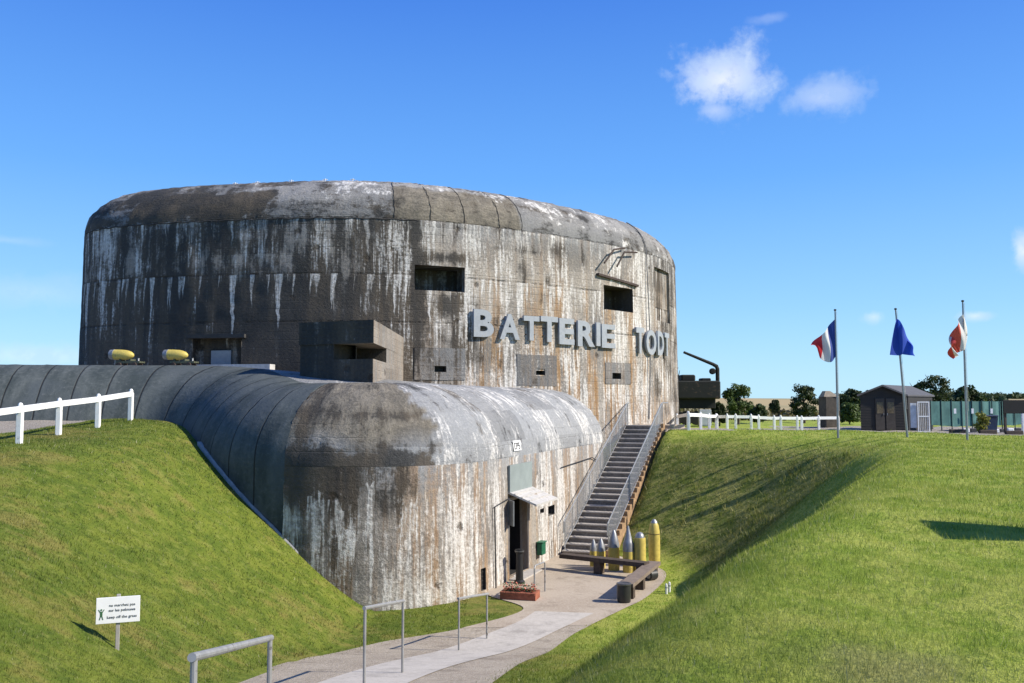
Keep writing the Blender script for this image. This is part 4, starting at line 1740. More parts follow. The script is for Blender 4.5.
def standing_shell(px, py, hpx, rpx, kind, lab):
    p = atz(px, py, PZ)
    sc = p.y / 900.0
    h, r = hpx * sc, rpx * sc
    th = thing('standing_shell', lab, 'shell', p, 'shells standing in the courtyard')
    if kind == 'cone':
        prof = [(r * .96, 0), (r, .03), (r, h * .56), (r * 1.02, h * .57)]
        mb = MB()
        mb.lathe(prof, (0, 0, 0), seg=24)
        smooth_by_angle(mb.build('casing', M_yel, th))
        mb = MB()
        mb.lathe([(r * .98, h * .571), (r * .95, h * .66), (r * .72, h * .80), (r * .42, h * .93), (r * .2, h)], (0, 0, 0), seg=24)
        smooth_by_angle(mb.build('nose', M_steel, th))
    elif kind == 'spire':
        mb = MB()
        mb.lathe([(r * .96, 0), (r, .03), (r, h * .45)], (0, 0, 0), seg=24)
        smooth_by_angle(mb.build('casing', M_yel, th))
        mb = MB()
        mb.lathe([(r * .98, h * .451), (r * .97, h * .62), (r * .82, h * .66), (r * .5, h * .80), (r * .12, h)], (0, 0, 0), seg=24)
        smooth_by_angle(mb.build('nose', M_steel, th))
    elif kind == 'dome':
        mb = MB()
        mb.lathe([(r * .97, 0), (r, .03), (r, h * .82), (r * .95, h * .86)], (0, 0, 0), seg=24)
        smooth_by_angle(mb.build('casing', M_yel, th))
        mb = MB()
        mb.lathe([(r * .80, h * .861), (r * .72, h * .93), (r * .45, h * .98), (r * .1, h)], (0, 0, 0), seg=24)
        smooth_by_angle(mb.build('nose', M_steel, th))
    else:
        mb = MB()
        mb.lathe([(r * .85, 0), (r * .95, h * .1), (r, h * .3), (r, h * .6), (r * .94, h * .75), (r * .75, h * .88), (r * .5, h * .95), (r * .2, h * .985)], (0, 0, 0), seg=28)
        smooth_by_angle(mb.build('casing', M_yel, th))
        mb = MB()
        mb.lathe([(r * 1.03, h * .69), (r * 1.03, h * .70)], (0, 0, 0), seg=28)
        mb.build('band', simple('band_dark', (.12, .09, .04), .6), th)
        mb = MB()
        mb.lathe([(r * .62, h * .925), (r * .5, h * .96), (r * .25, h), (r * .05, h * 1.005)], (0, 0, 0), seg=20)
        smooth_by_angle(mb.build('nose', M_steel, th))


standing_shell(593.5, 566, 26, 3.6, 'cone', 'smallest standing yellow shell with grey nose, nearest the stairs')
standing_shell(601, 568, 29, 4.4, 'cone', 'second shell from the stairs, short and yellow with grey pointed nose')
standing_shell(614, 570, 39, 5.6, 'cone', 'stout yellow shell with broad grey ogive nose, middle of the row')
standing_shell(628.5, 572, 45, 5.6, 'spire', 'standing shell with the longest needle-thin grey nose')
standing_shell(640, 572, 39, 5.9, 'dome', 'flat-shouldered yellow shell with small rounded grey cap')
standing_shell(654.5, 566.5, 46, 5.7, 'tall', 'tall all-yellow rounded shell at the end beside the grass bank')

M_tim = simple('dark_timber', (.075, .055, .042), .8, 0, .4, 9, stretch=(1, 1, 1))
M_timtop = simple('weathered_timber', (.20, .155, .12), .85, 0, .35, 9)


def bench(pA, pB, lab, mat, w=.38, h=.44, th_=.10, legs=(.12, .88)):
    th = thing('timber_bench', lab, 'bench', (pA.x, pA.y, PZ), 'low timber benches in the courtyard')
    mb = MB()
    up = Vector((0, 0, 1))
    mb.bar(pA + up * (h - th_ / 2), pB + up * (h - th_ / 2), w, th_)
    rel(mb.build('seat', mat, th), th)
    for t in legs:
        p = pA + (pB - pA) * t
        mb = MB()
        d = (pB - pA).normalized()
        mb.bar(p - d * .12 + up * (h - th_) / 2, p + d * .12 + up * (h - th_) / 2, w * .8, h - th_ - .002)
        rel(mb.build('leg', M_tim, th), th)


def pz(px, py):
    return atz(px, py, PZ)


bench(pz(562, 569), pz(647, 579), 'long dark timber bench in front of the standing shells', M_tim, .36, .50, .13, (.45, .94))
bench(pz(626, 600), pz(654.5, 575.5), 'short brown timber bench along the right edge of the courtyard', M_timtop, .40, .44, .10, (.08, .42, .9))


def drum(px, py, r, h, lab, lying=False):
    p = pz(px, py)
    th = thing('litter_bin' if not lying else 'shell_case', lab, 'bin' if not lying else 'shell case', p)
    if not lying:
        mb = MB()
        mb.lathe([(r * .88, 0), (r * .95, .02), (r, h * .5), (r * .96, h - .03)], (0, 0, 0), seg=20)
        rel_ = mb.build('body', simple('bin_black', (.035, .036, .036), .45, .2), th)
        smooth_by_angle(rel_)
        mb = MB()
        mb.lathe([(r * 1.04, h - .04), (r * 1.06, h), (r * .9, h + .012), (r * .7, h - .01)], (0, 0, 0), seg=20)
        mb.build('rim', simple('bin_rim', (.12, .12, .12), .4, .5), th)
    else:
        mb = MB()
        mb.lathe([(r * .9, -h / 2), (r, -h / 2 + .02), (r, h / 2 - .02), (r * .9, h / 2)], (0, 0, r), (.8, .6, 0), seg=20)
        smooth_by_angle(mb.build('body', MATS['bin_black'], th))
        mb = MB()
        mb.lathe([(r * .6, -h / 2 - .015), (r * .65, -h / 2 - .001)], (0, 0, r), (.8, .6, 0), seg=20)
        mb.build('end_cap', M_steel, th)


drum(624, 602, .19, .50, 'black round litter bin at the near end of the short bench')
drum(651.5, 580, .16, .30, 'black shell case lying by the far end of the short bench', True)
for px, py, lab in ((666.5, 594, 'thin white marker peg in the grass, nearer the courtyard'), (669.5, 592, 'thin white marker peg in the grass, nearer the right bank')):
    best = None
    for Yq in np.arange(20, 31, .05):
        p = at(px, py, Yq)
        dz = abs(p.z - tz(p.x, p.y))
        if best is None or dz < best[0]:
            best = (dz, p)
    p = best[1]
    th = thing('marker_peg', lab, 'peg', (p.x, p.y, tz(p.x, p.y)), 'white marker pegs')
    mb = MB()
    mb.lathe([(.035, -.1), (.035, .22), (.03, .27), (.01, .29)], (0, 0, 0), seg=10)
    mb.build('stem', simple('peg_white', (.8, .8, .78), .5, 0, .08), th)
    mb = MB()
    mb.lathe([(.0375, .16), (.0375, .20)], (0, 0, 0), seg=10)
    mb.build('band', simple('peg_band', (.35, .36, .36), .5), th)

# bollard, planter, letter box at the door
p = pz(519.5, 583)
th = thing('ashtray_column', 'tall black iron column standing in front of the bunker doorway', 'column', p)
mb = MB()
mb.lathe([(.16, 0), (.16, .06), (.115, .10), (.105, .5), (.10, .88), (.135, .90), (.135, .99), (.09, 1.0)], (0, 0, 0), seg=20)
smooth_by_angle(mb.build('shaft', simple('iron_black', (.03, .03, .03), .5, .4), th))
mb = MB()
mb.lathe([(.145, .93), (.145, .96)], (0, 0, 0), seg=20)
mb.build('collar', simple('collar_grey', (.16, .16, .16), .4, .6), th)
pc = pz(520, 598)
pl = thing('brick_planter', 'low red brick planter with small red and pink flowers', 'planter', pc, None, R(-15))
M_brick = simple('red_brick', (.30, .10, .055), .85, 0, .4, 10)
mb = MB()
W_, D_, H_ = 1.0, .45, .2
for (c_, s_) in (((0, -D_ / 2, H_ / 2), (W_, .09, H_)), ((0, D_ / 2, H_ / 2), (W_, .09, H_)), ((-W_ / 2 + .045, 0, H_ / 2), (.09, D_ - .09, H_)), ((W_ / 2 - .045, 0, H_ / 2), (.09, D_ - .09, H_))):
    mb.box(c_, s_)
for k in range(7):
    mb.box((-W_ / 2 + .08 + k * .14, -D_ / 2 - .006, H_ - .035), (.125, .10, .06), bev=.006)
mb.build('brick_wall', M_brick, pl)
mb = MB()
mb.box((0, 0, H_ - .06), (W_ - .18, D_ - .1, .04))
mb.build('soil', simple('soil', (.05, .035, .025), .95), pl)
lv, fl_ = MB(), MB()
for k in range(420):
    x, y = random.uniform(-W_ / 2 + .05, W_ / 2 - .05), random.uniform(-D_ / 2 + .02, D_ / 2 - .02)
    z = H_ + random.uniform(-.02, .2)
    M_ = Matrix.Rotation(random.uniform(0, 6.3), 4, 'Z') @ Matrix.Rotation(random.uniform(-.9, .9), 4, 'X')
    s_ = random.uniform(.03, .065)
    tgt = fl_ if random.random() < .42 else lv
    vs = [M_ @ Vector(q) * s_ + Vector((x, y, z)) for q in ((-.5, 0, 0), (0, -.7, .1), (.5, 0, 0), (0, .7, .1))]
    tgt.add(vs, [(0, 1, 2, 3)])
lv.build('leaves', simple('planter_leaf', (.06, .10, .03), .7), pl)
fl_.build('blossoms', simple('planter_flower', (.55, .16, .10), .6, 0, .5, 18), pl)
q = AN.find(536.5, -4.5)
x, y, nx, ny = [float(v) for v in AN.at(q)]
zc = AN.zat(q, 548)
th = thing('letter_box', 'dark green box hung on the wall beside the bunker doorway', 'box', (x + nx * .08, y + ny * .08, zc - .22), None, math.atan2(ny, nx) + math.pi / 2)
mb = MB()
mb.box((0, -.10, .22), (.40, .18, .40), bev=.015)
mb.build('body', simple('box_green', (.012, .11, .055), .45, 0, .2), th)
mb = MB()
mb.box((0, -.11, .435), (.44, .24, .03), bev=.006)
mb.build('lid', simple('box_green_lid', (.015, .13, .065), .45, 0, .2), th)

# ------------------------------------------------------------------ flags
M_pole = simple('pole_grey', (.30, .31, .32), .4, .6, .15)


def cloth_mat(name, cols, axis, cuts):
    m, b, bs = new_mat(name)
    uvn = b.n('ShaderNodeUVMap')
    uvn.uv_map = 'UVMap'
    sep = b.n('ShaderNodeSeparateXYZ', {0: uvn.outputs[0]})
    v = sep.outputs[axis]
    c = cols[0]
    for k, cut in enumerate(cuts):
        c = b.mix(b.m('GREATER_THAN', v, cut), c, cols[k + 1])
    w = b.noise(b.scale(uvn.outputs[0], (90, 90, 1)), 1, 1)
    c = b.mix(b.m('MULTIPLY', w, .12), c, (.3, .3, .3))
    b.put(bs.inputs['Base Color'], c)
    bs.inputs['Roughness'].default_value = .75
    tr = b.n('ShaderNodeBsdfTranslucent')
    b.put(tr.inputs[0], c)
    mx = b.n('ShaderNodeMixShader')
    mx.inputs[0].default_value = .35
    b.t.links.new(bs.outputs[0], mx.inputs[1])
    b.t.links.new(tr.outputs[0], mx.inputs[2])
    out = [n for n in b.t.nodes if n.type == 'OUTPUT_MATERIAL'][0]
    b.t.links.new(mx.outputs[0], out.inputs[0])
    return m


def flagpole(px, Y, top_py, lab, lean=0.0):
    p = at(px, 430, Y)
    g = Vector((p.x, Y, tz(p.x, Y)))
    zt_ = at(px, top_py, Y).z
    th = thing('flagpole', lab, 'flagpole', g, 'flagpoles on the lawn')
    H = zt_ - g.z
    mb = MB()
    mb.tube([(0, 0, -.2), (lean * .5, 0, H * .5), (lean, 0, H - .06)], [.042, .036, .026], 12)
    mb.build('pole', M_pole, th)
    mb = MB()
    mb.lathe([(.026, H - .07), (.05, H - .05), (.05, H - .02), (.02, H)], (lean, 0, 0), seg=12)
    mb.build('truck', simple('truck_dark', (.06, .06, .06), .5), th)
    mb = MB()
    mb.tube([(lean * .2 + .05, -.03, 1.0), (lean + .045, -.03, H - .1)], .006, 5)
    mb.build('halyard', simple('rope_pale', (.5, .5, .48), .8), th)
    return th, g, H


def flag(name, lab, pole, g, H, lean, mat, shape, hoist_top, hoist):
    """shape(a, b) -> offset from the hoist line: a 0..1 along the fly, b 0..1 down the hoist"""
    NA, NB_ = 36, 26
    mb = MB()
    for i in range(NA + 1):
        for j in range(NB_ + 1):
            a, c = i / NA, j / NB_
            z0 = H - hoist_top - c * hoist
            lx = lean * z0 / H
            dx, dy, dz = shape(a, c)
            mb.v.append((lx + dx, dy, z0 + dz))
            mb.uv.append((a, c))
    n = NB_ + 1
    for i in range(NA):
        for j in range(NB_):
            q = i * n + j
            mb.f.append((q, q + n, q + n + 1, q + 1))
            mb.mi.append(0)
    o = mb.build(name, mat, None, True)
    o.location = g
    tag(o, lab, 'flag', 'flags on the poles')
    return o


FR = cloth_mat('flag_tricolour', [(.015, .05, .28), (.75, .74, .72), (.62, .03, .045)], 0, (.32, .56))
EU = cloth_mat('flag_blue', [(.012, .075, .55), (.012, .075, .55)], 0, (.5,))
RW = cloth_mat('flag_red_white', [(.72, .71, .69), (.65, .09, .05), (.72, .71, .69), (.62, .05, .04)], 0, (.26, .6, .80))


def sh_fr(a, c):
    # droops from the upper hoist corner; the fly end is blown back up into a fold
    q = a ** 1.1
    x = -(1.0 * q * (1 - .12 * c) + .04 * math.sin(c * 7) * a)
    zt, zb = -1.12 * q, -1.36 - .26 * math.sin(min(1, a * 1.5) * math.pi) * 1.0
    if a > .62:
        e = (a - .62) / .38
        zb += .42 * e
        zt += .10 * e
    z = zt + (zb - zt) * c + 1.36 * c
    y = .20 * math.sin(a * 10 + c * 2.0) * min(1, a * 2) + .08 * math.sin(a * 4 + c * 6) * a
    return x, y, z


def sh_eu(a, c):
    if a < .45:
        e = a / .45
        x = -.42 * math.sin(e * math.pi) * (.12 + .88 * c ** .8)
        z = -.05 * e * c
        y = -.12 * math.sin(e * math.pi) - .05 * e
    else:
        e = (a - .45) / .55
        x = .46 * math.sin(e * 2.0) * (.25 + .75 * math.sin(min(1, c * 1.1) * 1.9)) + .03 * math.sin(c * 13) * e
        z = -.42 * e * (1 - c) - .08 * e * c
        y = -.10 - .10 * math.sin(e * 5 + c * 3)
    return x, y, z


def sh_rw(a, c):
    q = a
    x = -(.56 * math.sin(min(1, q * 1.25) * 1.6) * (.35 + .65 * math.sin(.5 + c * 2.3))) + .14 * (1 - a) * math.sin(c * 3.1) * (a > .02)
    zt, zb = -1.0 * q ** 1.2, -1.3 - .35 * q
    z = zt + (zb - zt) * c + 1.3 * c
    y = .16 * math.sin(a * 11 + c * 4) * min(1, a * 3) - .05
    return x, y, z


th, g, H = flagpole(838, 33.2, 309, 'slim grey flagpole flying the blue, white and red tricolour')
flag('tricolour_flag', 'blue, white and red tricolour flag drooping to the left of its pole', th, g, H, 0, FR, sh_fr, .36, 1.36)
th, g, H = flagpole(907.5, 31.9, 308, 'slightly leaning grey flagpole with the plain blue flag', -.30)
flag('blue_flag', 'limp plain blue flag wrapped round the leaning pole', th, g, H, -.30, EU, sh_eu, .40, 1.25)
th, g, H = flagpole(967, 30.5, 300, 'slim grey flagpole flying the red and white flag')
flag('red_white_flag', 'crumpled red and white flag hanging beside the noticeboard end of the lawn', th, g, H, 0, RW, sh_rw, .48, 1.2)

# ------------------------------------------------------------------ shed, gate, screens
M_shed = simple('shed_black', (.028, .026, .024), .8, 0, .3, 7, stretch=(.3, .3, 4))
SY = 50.0
pl_, pr_ = at(861, 426, SY), at(909, 426, SY)
zb = tz(pl_.x, SY) - .02
Wd = pr_.x - pl_.x
zE = at(861, 396, SY).z
zR = at(884, 386.5, SY).z
shed = thing('garden_shed', 'black timber shed with double doors and low gable roof', 'shed', (pl_.x, SY, zb))
dpt = 4.0
SKW = 3.2
mb = MB()
hE, hR = zE - zb, zR - zb
# walls
mb.add([(0, 0, 0), (Wd, 0, 0), (Wd, 0, hE), (Wd / 2, 0, hR), (0, 0, hE), (SKW, dpt, 0), (Wd + SKW, dpt, 0), (Wd + SKW, dpt, hE), (Wd / 2 + SKW, dpt, hR), (SKW, dpt, hE)],
       [(0, 1, 2, 3, 4), (9, 8, 7, 6, 5), (1, 6, 7, 2), (0, 4, 9, 5)])
for k in range(1, 14):
    z = k * hE / 13
    mb.bar((0, -.006, z), (Wd, -.006, z), .012, .03)
mb.build('wall', M_shed, shed)
mb = MB()
ov = .08
for (xa, za, xb, zb2) in ((Wd / 2, hR, -ov, hE - ov * (hR - hE) / (Wd / 2)), (Wd / 2, hR, Wd + ov, hE - ov * (hR - hE) / (Wd / 2))):
    sk = SKW / dpt
    f0, f1 = -.25, dpt + .2
    vs = [(xa + sk * f0, f0, za + .01), (xb + sk * f0, f0, zb2 + .01), (xb + sk * f1, f1, zb2 + .01), (xa + sk * f1, f1, za + .01)]
    mb.add(vs + [(a, b_, c + .09) for a, b_, c in vs], [(0, 1, 2, 3), (7, 6, 5, 4), (0, 4, 5, 1), (1, 5, 6, 2), (2, 6, 7, 3), (3, 7, 4, 0)])
mb.build('roof', simple('roof_felt', (.085, .085, .09), .85, 0, .2, 8), shed)
for k, x0 in enumerate((Wd * .30, Wd * .52)):
    mb = MB()
    mb.box((x0 + .26, -.03, .95), (.50, .04, 1.75), bev=.006)
    d_ = mb.build('door', simple('shed_door', (.055, .047, .040), .8, 0, .3, 7), shed)
    mb = MB()
    mb.box((x0 + .26, -.056, 1.3), (.36, .012, .62))
    mb.build('pane', simple('shed_glass', (.13, .10, .06), .2, 0, .5, 12), d_)
    mb = MB()
    mb.box((x0 + (.45 if k == 0 else .07), -.065, .95), (.03, .03, .12))
    mb.build('handle', M_steel, d_)

# white lattice gate beside the shed
GY = 48.0
ga_, gb = at(918.5, 430, GY), at(929.5, 430, GY)
zg = tz(ga_.x, GY)
gate = thing('lattice_gate', 'white barred gate panel standing beside the black shed', 'gate', (ga_.x, GY, zg))
gw_ = gb.x - ga_.x
gh = at(918, 401.5, GY).z - zg
mb = MB()
for x in (0, gw_):
    mb.box((x, 0, gh / 2), (.05, .05, gh))
for z in (.03, gh * .52, gh - .03):
    mb.bar((0, 0, z), (gw_, 0, z), .045, .06)
mb.build('gate_frame', M_fw, gate)
mb = MB()
for k in range(1, 6):
    mb.box((gw_ * k / 6, 0, gh / 2), (.018, .018, gh - .05))
mb.build('bars', M_fw, gate)
mb = MB()
mb.box((-.2, .1, gh * .55), (.32, .05, gh * .8))
mb.build('side_panel', simple('panel_pale', (.52, .55, .58), .6), gate)

# green wind screen fence
sc_ = thing('windbreak_fence', 'long green mesh windbreak fence on posts right of the shed', 'fence', gp(at(930, 420, 50).x, 50))
E0, E1 = at(930, 402, 50), at(1001, 402, 52)
E2 = at(1075, 402, 54)
m, b, bs = new_mat('green_netting')
oc_ = b.n('ShaderNodeTexCoord').outputs['Object']
n1 = b.noise(oc_, 1.4, 3)
n2 = b.noise(b.scale(oc_, (3, 3, .3)), 1, 3)
c = b.mix(b.step(b.m('ADD', n1, b.m('MULTIPLY', b.m('SUBTRACT', n2, .5), .8)), .35, .65), (.028, .10, .093), (.06, .165, .15))
b.put(bs.inputs['Base Color'], c)
bs.inputs['Roughness'].default_value = .8
M_net = m
M_gpost = simple('dark_green_post', (.02, .05, .045), .5)
SEG = [(E0, E1, 7), (E1, E2, 6)]
for (a, c, n) in SEG:
    zt0 = .05
    mb = MB()
    NN = 40
    for k in range(NN + 1):
        t = k / NN
        x, y = a.x + (c.x - a.x) * t, a.y + (c.y - a.y) * t
        yy = y + .03 * math.sin(t * 40)
        g_ = tz(x, y)
        mb.v += [(x, yy, g_ + .30 + .02 * math.sin(t * 31)), (x, yy, zt0 - .02 * abs(math.sin(t * n * math.pi))), (x, yy + .012, g_ + .30), (x, yy + .012, zt0 - .02)]
    for k in range(NN):
        q = 4 * k
        mb.f += [(q, q + 4, q + 5, q + 1), (q + 2, q + 3, q + 7, q + 6)]
        mb.mi += [0, 0]
    rel(mb.build('netting', M_net, sc_, True), sc_)
    for k in range(n + 1):
        t = k / n
        x, y = a.x + (c.x - a.x) * t, a.y + (c.y - a.y) * t
        mb = MB()
        mb.tube([(x, y - .05, tz(x, y) - .1), (x, y - .05, zt0 + .06)], .03, 8)
        rel(mb.build('post', M_gpost, sc_), sc_)
for k, px in enumerate((953.5, 971, 990)):
    Yq = 50.3 + k * .5
    p = at(px, 411, Yq)
    o = MB()
    lab = ['small white notice on the green windbreak, nearest the shed', 'small white notice on the green windbreak behind the right flagpole', 'small white notice on the green windbreak nearest the noticeboard'][k]
    mb = MB()
    mb.box((0, 0, 0), (.13, .02, .28))
    n_ = mb.build('notice', M_signw, None)
    n_.location = (p.x, p.y - .17, p.z)
    tag(n_, lab, 'notice', 'white notices on the windbreak')

# low white kerb blocks in the yard
for k in range(9):
    px = 966 + k * 7.4
    Yq = 43.8 + k * .12
    p = at(px, 430, Yq)
    mb = MB()
    mb.box((0, 0, .11), (.30, .16, .22), bev=.03)
    blk = mb.build('kerb_block', M_fw if k % 2 == 0 else simple('block_dark', (.06, .06, .06), .8), None)
    blk.location = gp(p.x, Yq, -.01)
    tag(blk, ('white' if k % 2 == 0 else 'black') + ' low kerb block in the row across the gravel yard', 'kerb block', 'white kerb blocks in the yard' if k % 2 == 0 else 'black kerb blocks in the yard')
for k, (px, Yq) in enumerate(((958, 38.6), (988, 38.0), (1014, 37.6))):
    p = at(px, 434, Yq)
    mb = MB()
    mb.box((0, 0, .09), (.72, .16, .18), bev=.02)
    blk = mb.build('sleeper', M_tim, None)
    blk.location = gp(p.x, Yq, -.02)
    tag(blk, ['dark low sleeper lying left of the right flagpole', 'dark low sleeper lying between the plant and the noticeboard post', 'dark low sleeper lying under the noticeboard'][k], 'sleeper', 'dark sleepers at the lawn edge')

# notice board at the right edge
NY = 38.5
pa, pb_ = at(1005.5, 433, NY), at(1045, 433, NY)
nbd = thing('noticeboard', 'large dark noticeboard on posts cut by the right picture edge', 'noticeboard', gp(pa.x, NY))
mb = MB()
zt_, zb_ = at(1005, 400, NY).z, at(1005, 413.5, NY).z
mb.box(((pa.x + pb_.x) / 2, NY - .06, (zt_ + zb_) / 2), (pb_.x - pa.x + .2, .06, zt_ - zb_), bev=.01)
rel(mb.build('panel', simple('board_black', (.010, .009, .008), .6), nbd), nbd)
for p in (pa, pb_):
    mb = MB()
    mb.box((p.x, NY, (zt_ + tz(p.x, NY)) / 2 - .1), (.10, .09, zt_ - tz(p.x, NY) + .1), bev=.008)
    rel(mb.build('post', M_tim, nbd), nbd)
p = at(1023, 425, 42)
mb = MB()
mb.box((0, 0, .4), (.10, .10, .95), bev=.01)
o = mb.build('white_post', M_fw, None)
o.location = gp(p.x, 42)
tag(o, 'single white post beyond the noticeboard at the picture edge', 'post')
# blue bin and potted plant near the right flagpole
p = at(989, 428, 39.5)
th = thing('wheeled_bin', 'dark blue bin standing behind the yellow green plant', 'bin', gp(p.x, 39.5))
mb = MB()
mb.add([(-.22, -.22, 0), (.22, -.22, 0), (.22, .22, 0), (-.22, .22, 0), (-.27, -.27, .68), (.27, -.27, .68), (.27, .27, .68), (-.27, .27, .68)],
       [(3, 2, 1, 0), (4, 5, 6, 7), (0, 1, 5, 4), (1, 2, 6, 5), (2, 3, 7, 6), (3, 0, 4, 7)])
mb.build('body', simple('bin_blue', (.02, .04, .09), .5), th)
mb = MB()
mb.box((0, 0, .72), (.58, .58, .07), bev=.02)
mb.build('lid', simple('bin_blue_lid', (.025, .045, .10), .5), th)


# ------------------------------------------------------------------ vegetation
def leaf_mat(name, c1, c2, c3):
    m, b, bs = new_mat(name)
    pos = b.n('ShaderNodeNewGeometry')
    n = b.noise(pos.outputs['Position'], 2.2, 3)
    rnd = b.n('ShaderNodeAttribute')
    rnd.attribute_name = 'tint'
    f = b.m('ADD', b.m('MULTIPLY', n, .6), b.m('MULTIPLY', rnd.outputs['Fac'], .4))
    c = b.mix(b.step(f, .3, .55), c1, c2)
    c = b.mix(b.step(f, .55, .75), c, c3)
    b.put(bs.inputs['Base Color'], c)
    bs.inputs['Roughness'].default_value = .6
    bs.inputs['Specular IOR Level'].default_value = .3
    tr = b.n('ShaderNodeBsdfTranslucent')
    b.put(tr.inputs[0], c)
    mx = b.n('ShaderNodeMixShader')
    mx.inputs[0].default_value = .25
    b.t.links.new(bs.outputs[0], mx.inputs[1])
    b.t.links.new(tr.outputs[0], mx.inputs[2])
    out = [q for q in b.t.nodes if q.type == 'OUTPUT_MATERIAL'][0]
    b.t.links.new(mx.outputs[0], out.inputs[0])
    return m


def mesh_from_np(name, V, F, mat, parent=None, tint=None, smooth=False, extra=None):
    me = bpy.data.meshes.new(name)
    k = F.shape[1]
    me.vertices.add(len(V))
    me.vertices.foreach_set('co', np.ascontiguousarray(V, np.float32).ravel())
    me.loops.add(F.size)
    me.loops.foreach_set('vertex_index', F.ravel().astype(np.int32))
    me.polygons.add(len(F))
    me.polygons.foreach_set('loop_start', np.arange(0, F.size, k, dtype=np.int32))
    me.polygons.foreach_set('loop_total', np.full(len(F), k, np.int32))
    me.update()
    me.validate()
    if tint is not None:
        a = me.attributes.new('tint', 'FLOAT', 'POINT')
        a.data.foreach_set('value', np.ascontiguousarray(tint, np.float32))
    me.materials.append(mat)
    if smooth:
        me.polygons.foreach_set('use_smooth', np.ones(len(F), bool))
    o = bpy.data.objects.new(name, me)
    COL.objects.link(o)
    if parent is not None:
        o.parent = parent
    return o


def leaf_cloud(cent, spread, n_per, size, rg):
    """quads scattered round clump centres"""
    C = np.repeat(cent, n_per, 0)
    S = np.repeat(spread, n_per, 0)
    n = len(C)
    d = rg.normal(size=(n, 3))
    d /= np.linalg.norm(d, axis=1)[:, None]
    r = rg.random((n, 1)) ** .45
    P = C + d * r * S
    # leaf faces turned mostly outwards with scatter
    nrm = d + rg.normal(size=(n, 3)) * .6 + np.array([0, 0, .35])
    nrm /= np.linalg.norm(nrm, axis=1)[:, None]
    t = np.cross(nrm, rg.normal(size=(n, 3)))
    t /= np.linalg.norm(t, axis=1)[:, None]
    bt = np.cross(nrm, t)
    sz = size * (.6 + .8 * rg.random((n, 1)))
    V = np.stack([P - t * sz * .5, P - bt * sz * .8, P + t * sz * .5, P + bt * sz * .8], 1).reshape(-1, 3)
    F = np.arange(4 * n).reshape(-1, 4)
    tint = np.repeat(np.repeat(rg.random(len(cent)), n_per) * .6 + rg.random(n) * .4, 4)
    return V, F, tint


M_bark = simple('bark', (.09, .07, .05), .9, 0, .4, 6, stretch=(1, 1, .2))
LEAFS = {'dark': leaf_mat('leaf_dark', (.022, .036, .011), (.042, .062, .018), (.075, .09, .028)),
         'mid': leaf_mat('leaf_mid', (.024, .042, .012), (.045, .072, .020), (.085, .105, .032)),
         'light': leaf_mat('leaf_light', (.045, .07, .018), (.08, .12, .03), (.13, .17, .045)),
         'dry': leaf_mat('leaf_dry', (.07, .05, .022), (.10, .085, .03), (.15, .13, .05))}


def tree(name, cat, lab, px, Y, w_px, top_py, kind, loose=0.0, low=.15, group='trees and bushes on the plateau', seed=0, leaf=.11, dens=2.0):
    rg = np.random.default_rng(1000 + seed)
    p = at(px, 410, Y)
    g = gp(p.x, Y)
    H = at(px, top_py, Y).z - g[2]
    W = w_px / 900 * Y
    th = thing(name, lab, cat, g, group)
    # trunk and limbs
    mb = MB()
    tops = []
    r0 = max(.05, H * .035)
    mb.tube([(0, 0, -.2), (.05, 0, H * .25), (-.03, .04, H * .55), (.02, 0, H * .8)], [r0, r0 * .8, r0 * .55, r0 * .2], 8)
    nb_ = 7
    for k in range(nb_):
        a = 2 * math.pi * k / nb_ + rg.random()
        z0 = H * (.18 + .45 * rg.random())
        e = Vector((math.cos(a) * W * .36, math.sin(a) * W * .36, z0 + H * (.15 + .22 * rg.random())))
        mb.tube([(0, 0, z0), e * .5 + Vector((0, 0, z0 * .5 + .05)), e], [r0 * .5, r0 * .3, r0 * .1], 6)
    mb.build('trunk', M_bark, th)
    nC = int(46 * (1 - .45 * loose))
    cz = H * (low + (1 - low) * .52)
    c = rg.normal(size=(nC, 3))
    c /= np.linalg.norm(c, axis=1)[:, None]
    rad = .35 + .55 * rg.random((nC, 1)) ** .6
    cent = c * rad * np.array([W * .46, W * .46, H * (1 - low) * .46]) + np.array([0, 0, cz])
    # narrower towards the top and bumpy
    spread = (W * (.10 + .09 * rg.random((nC, 1)))) * np.array([1, 1, .8])
    n_per = int(70 * dens * (1 - .3 * loose))
    V, F, tint = leaf_cloud(cent, spread, n_per, leaf, rg)
    V[:, 2] = np.maximum(V[:, 2], .03)
    mesh_from_np('crown', V, F, LEAFS[kind], th, tint)


tree('bush', 'bush', 'loose pale bush with open branches between railway gun and dark trees', 738, 62, 34, 384, 'light', .5, .08, seed=1)
tree('bush', 'bush', 'low rounded bush behind the long white fence, right of the loose bush', 757, 66, 20, 404, 'mid', .0, .0, seed=2)
tree('bush', 'bush', 'small far bush alone on the yellow stubble', 774.5, 130, 11, 399.5, 'dark', .0, .0, seed=3, leaf=.3)
tree('tree', 'tree', 'dense dark round tree left of the stone sentry shelter', 804, 72, 31, 382.5, 'dark', .0, .02, seed=4, dens=1.4)
tree('tree', 'tree', 'dark tree between the sentry shelter and the black shed', 852, 84, 36, 389, 'dark', .0, .0, seed=5, leaf=.2)
tree('bush', 'bush', 'fresh green shrub left of the black shed', 849, 66, 26, 402, 'light', .0, .0, seed=7)
tree('tree', 'tree', 'tall dark tree rising behind the shed roof', 936, 72, 37, 372, 'dark', .15, .15, seed=8, dens=1.3)
tree('tree', 'tree', 'rounded green tree behind the windbreak and right flagpole', 966, 80, 36, 386.5, 'mid', .0, .1, seed=9, leaf=.2)
tree('bush', 'bush', 'low spreading bush at the far end of the windbreak', 997, 84, 34, 397, 'mid', .0, .0, seed=10, leaf=.2)
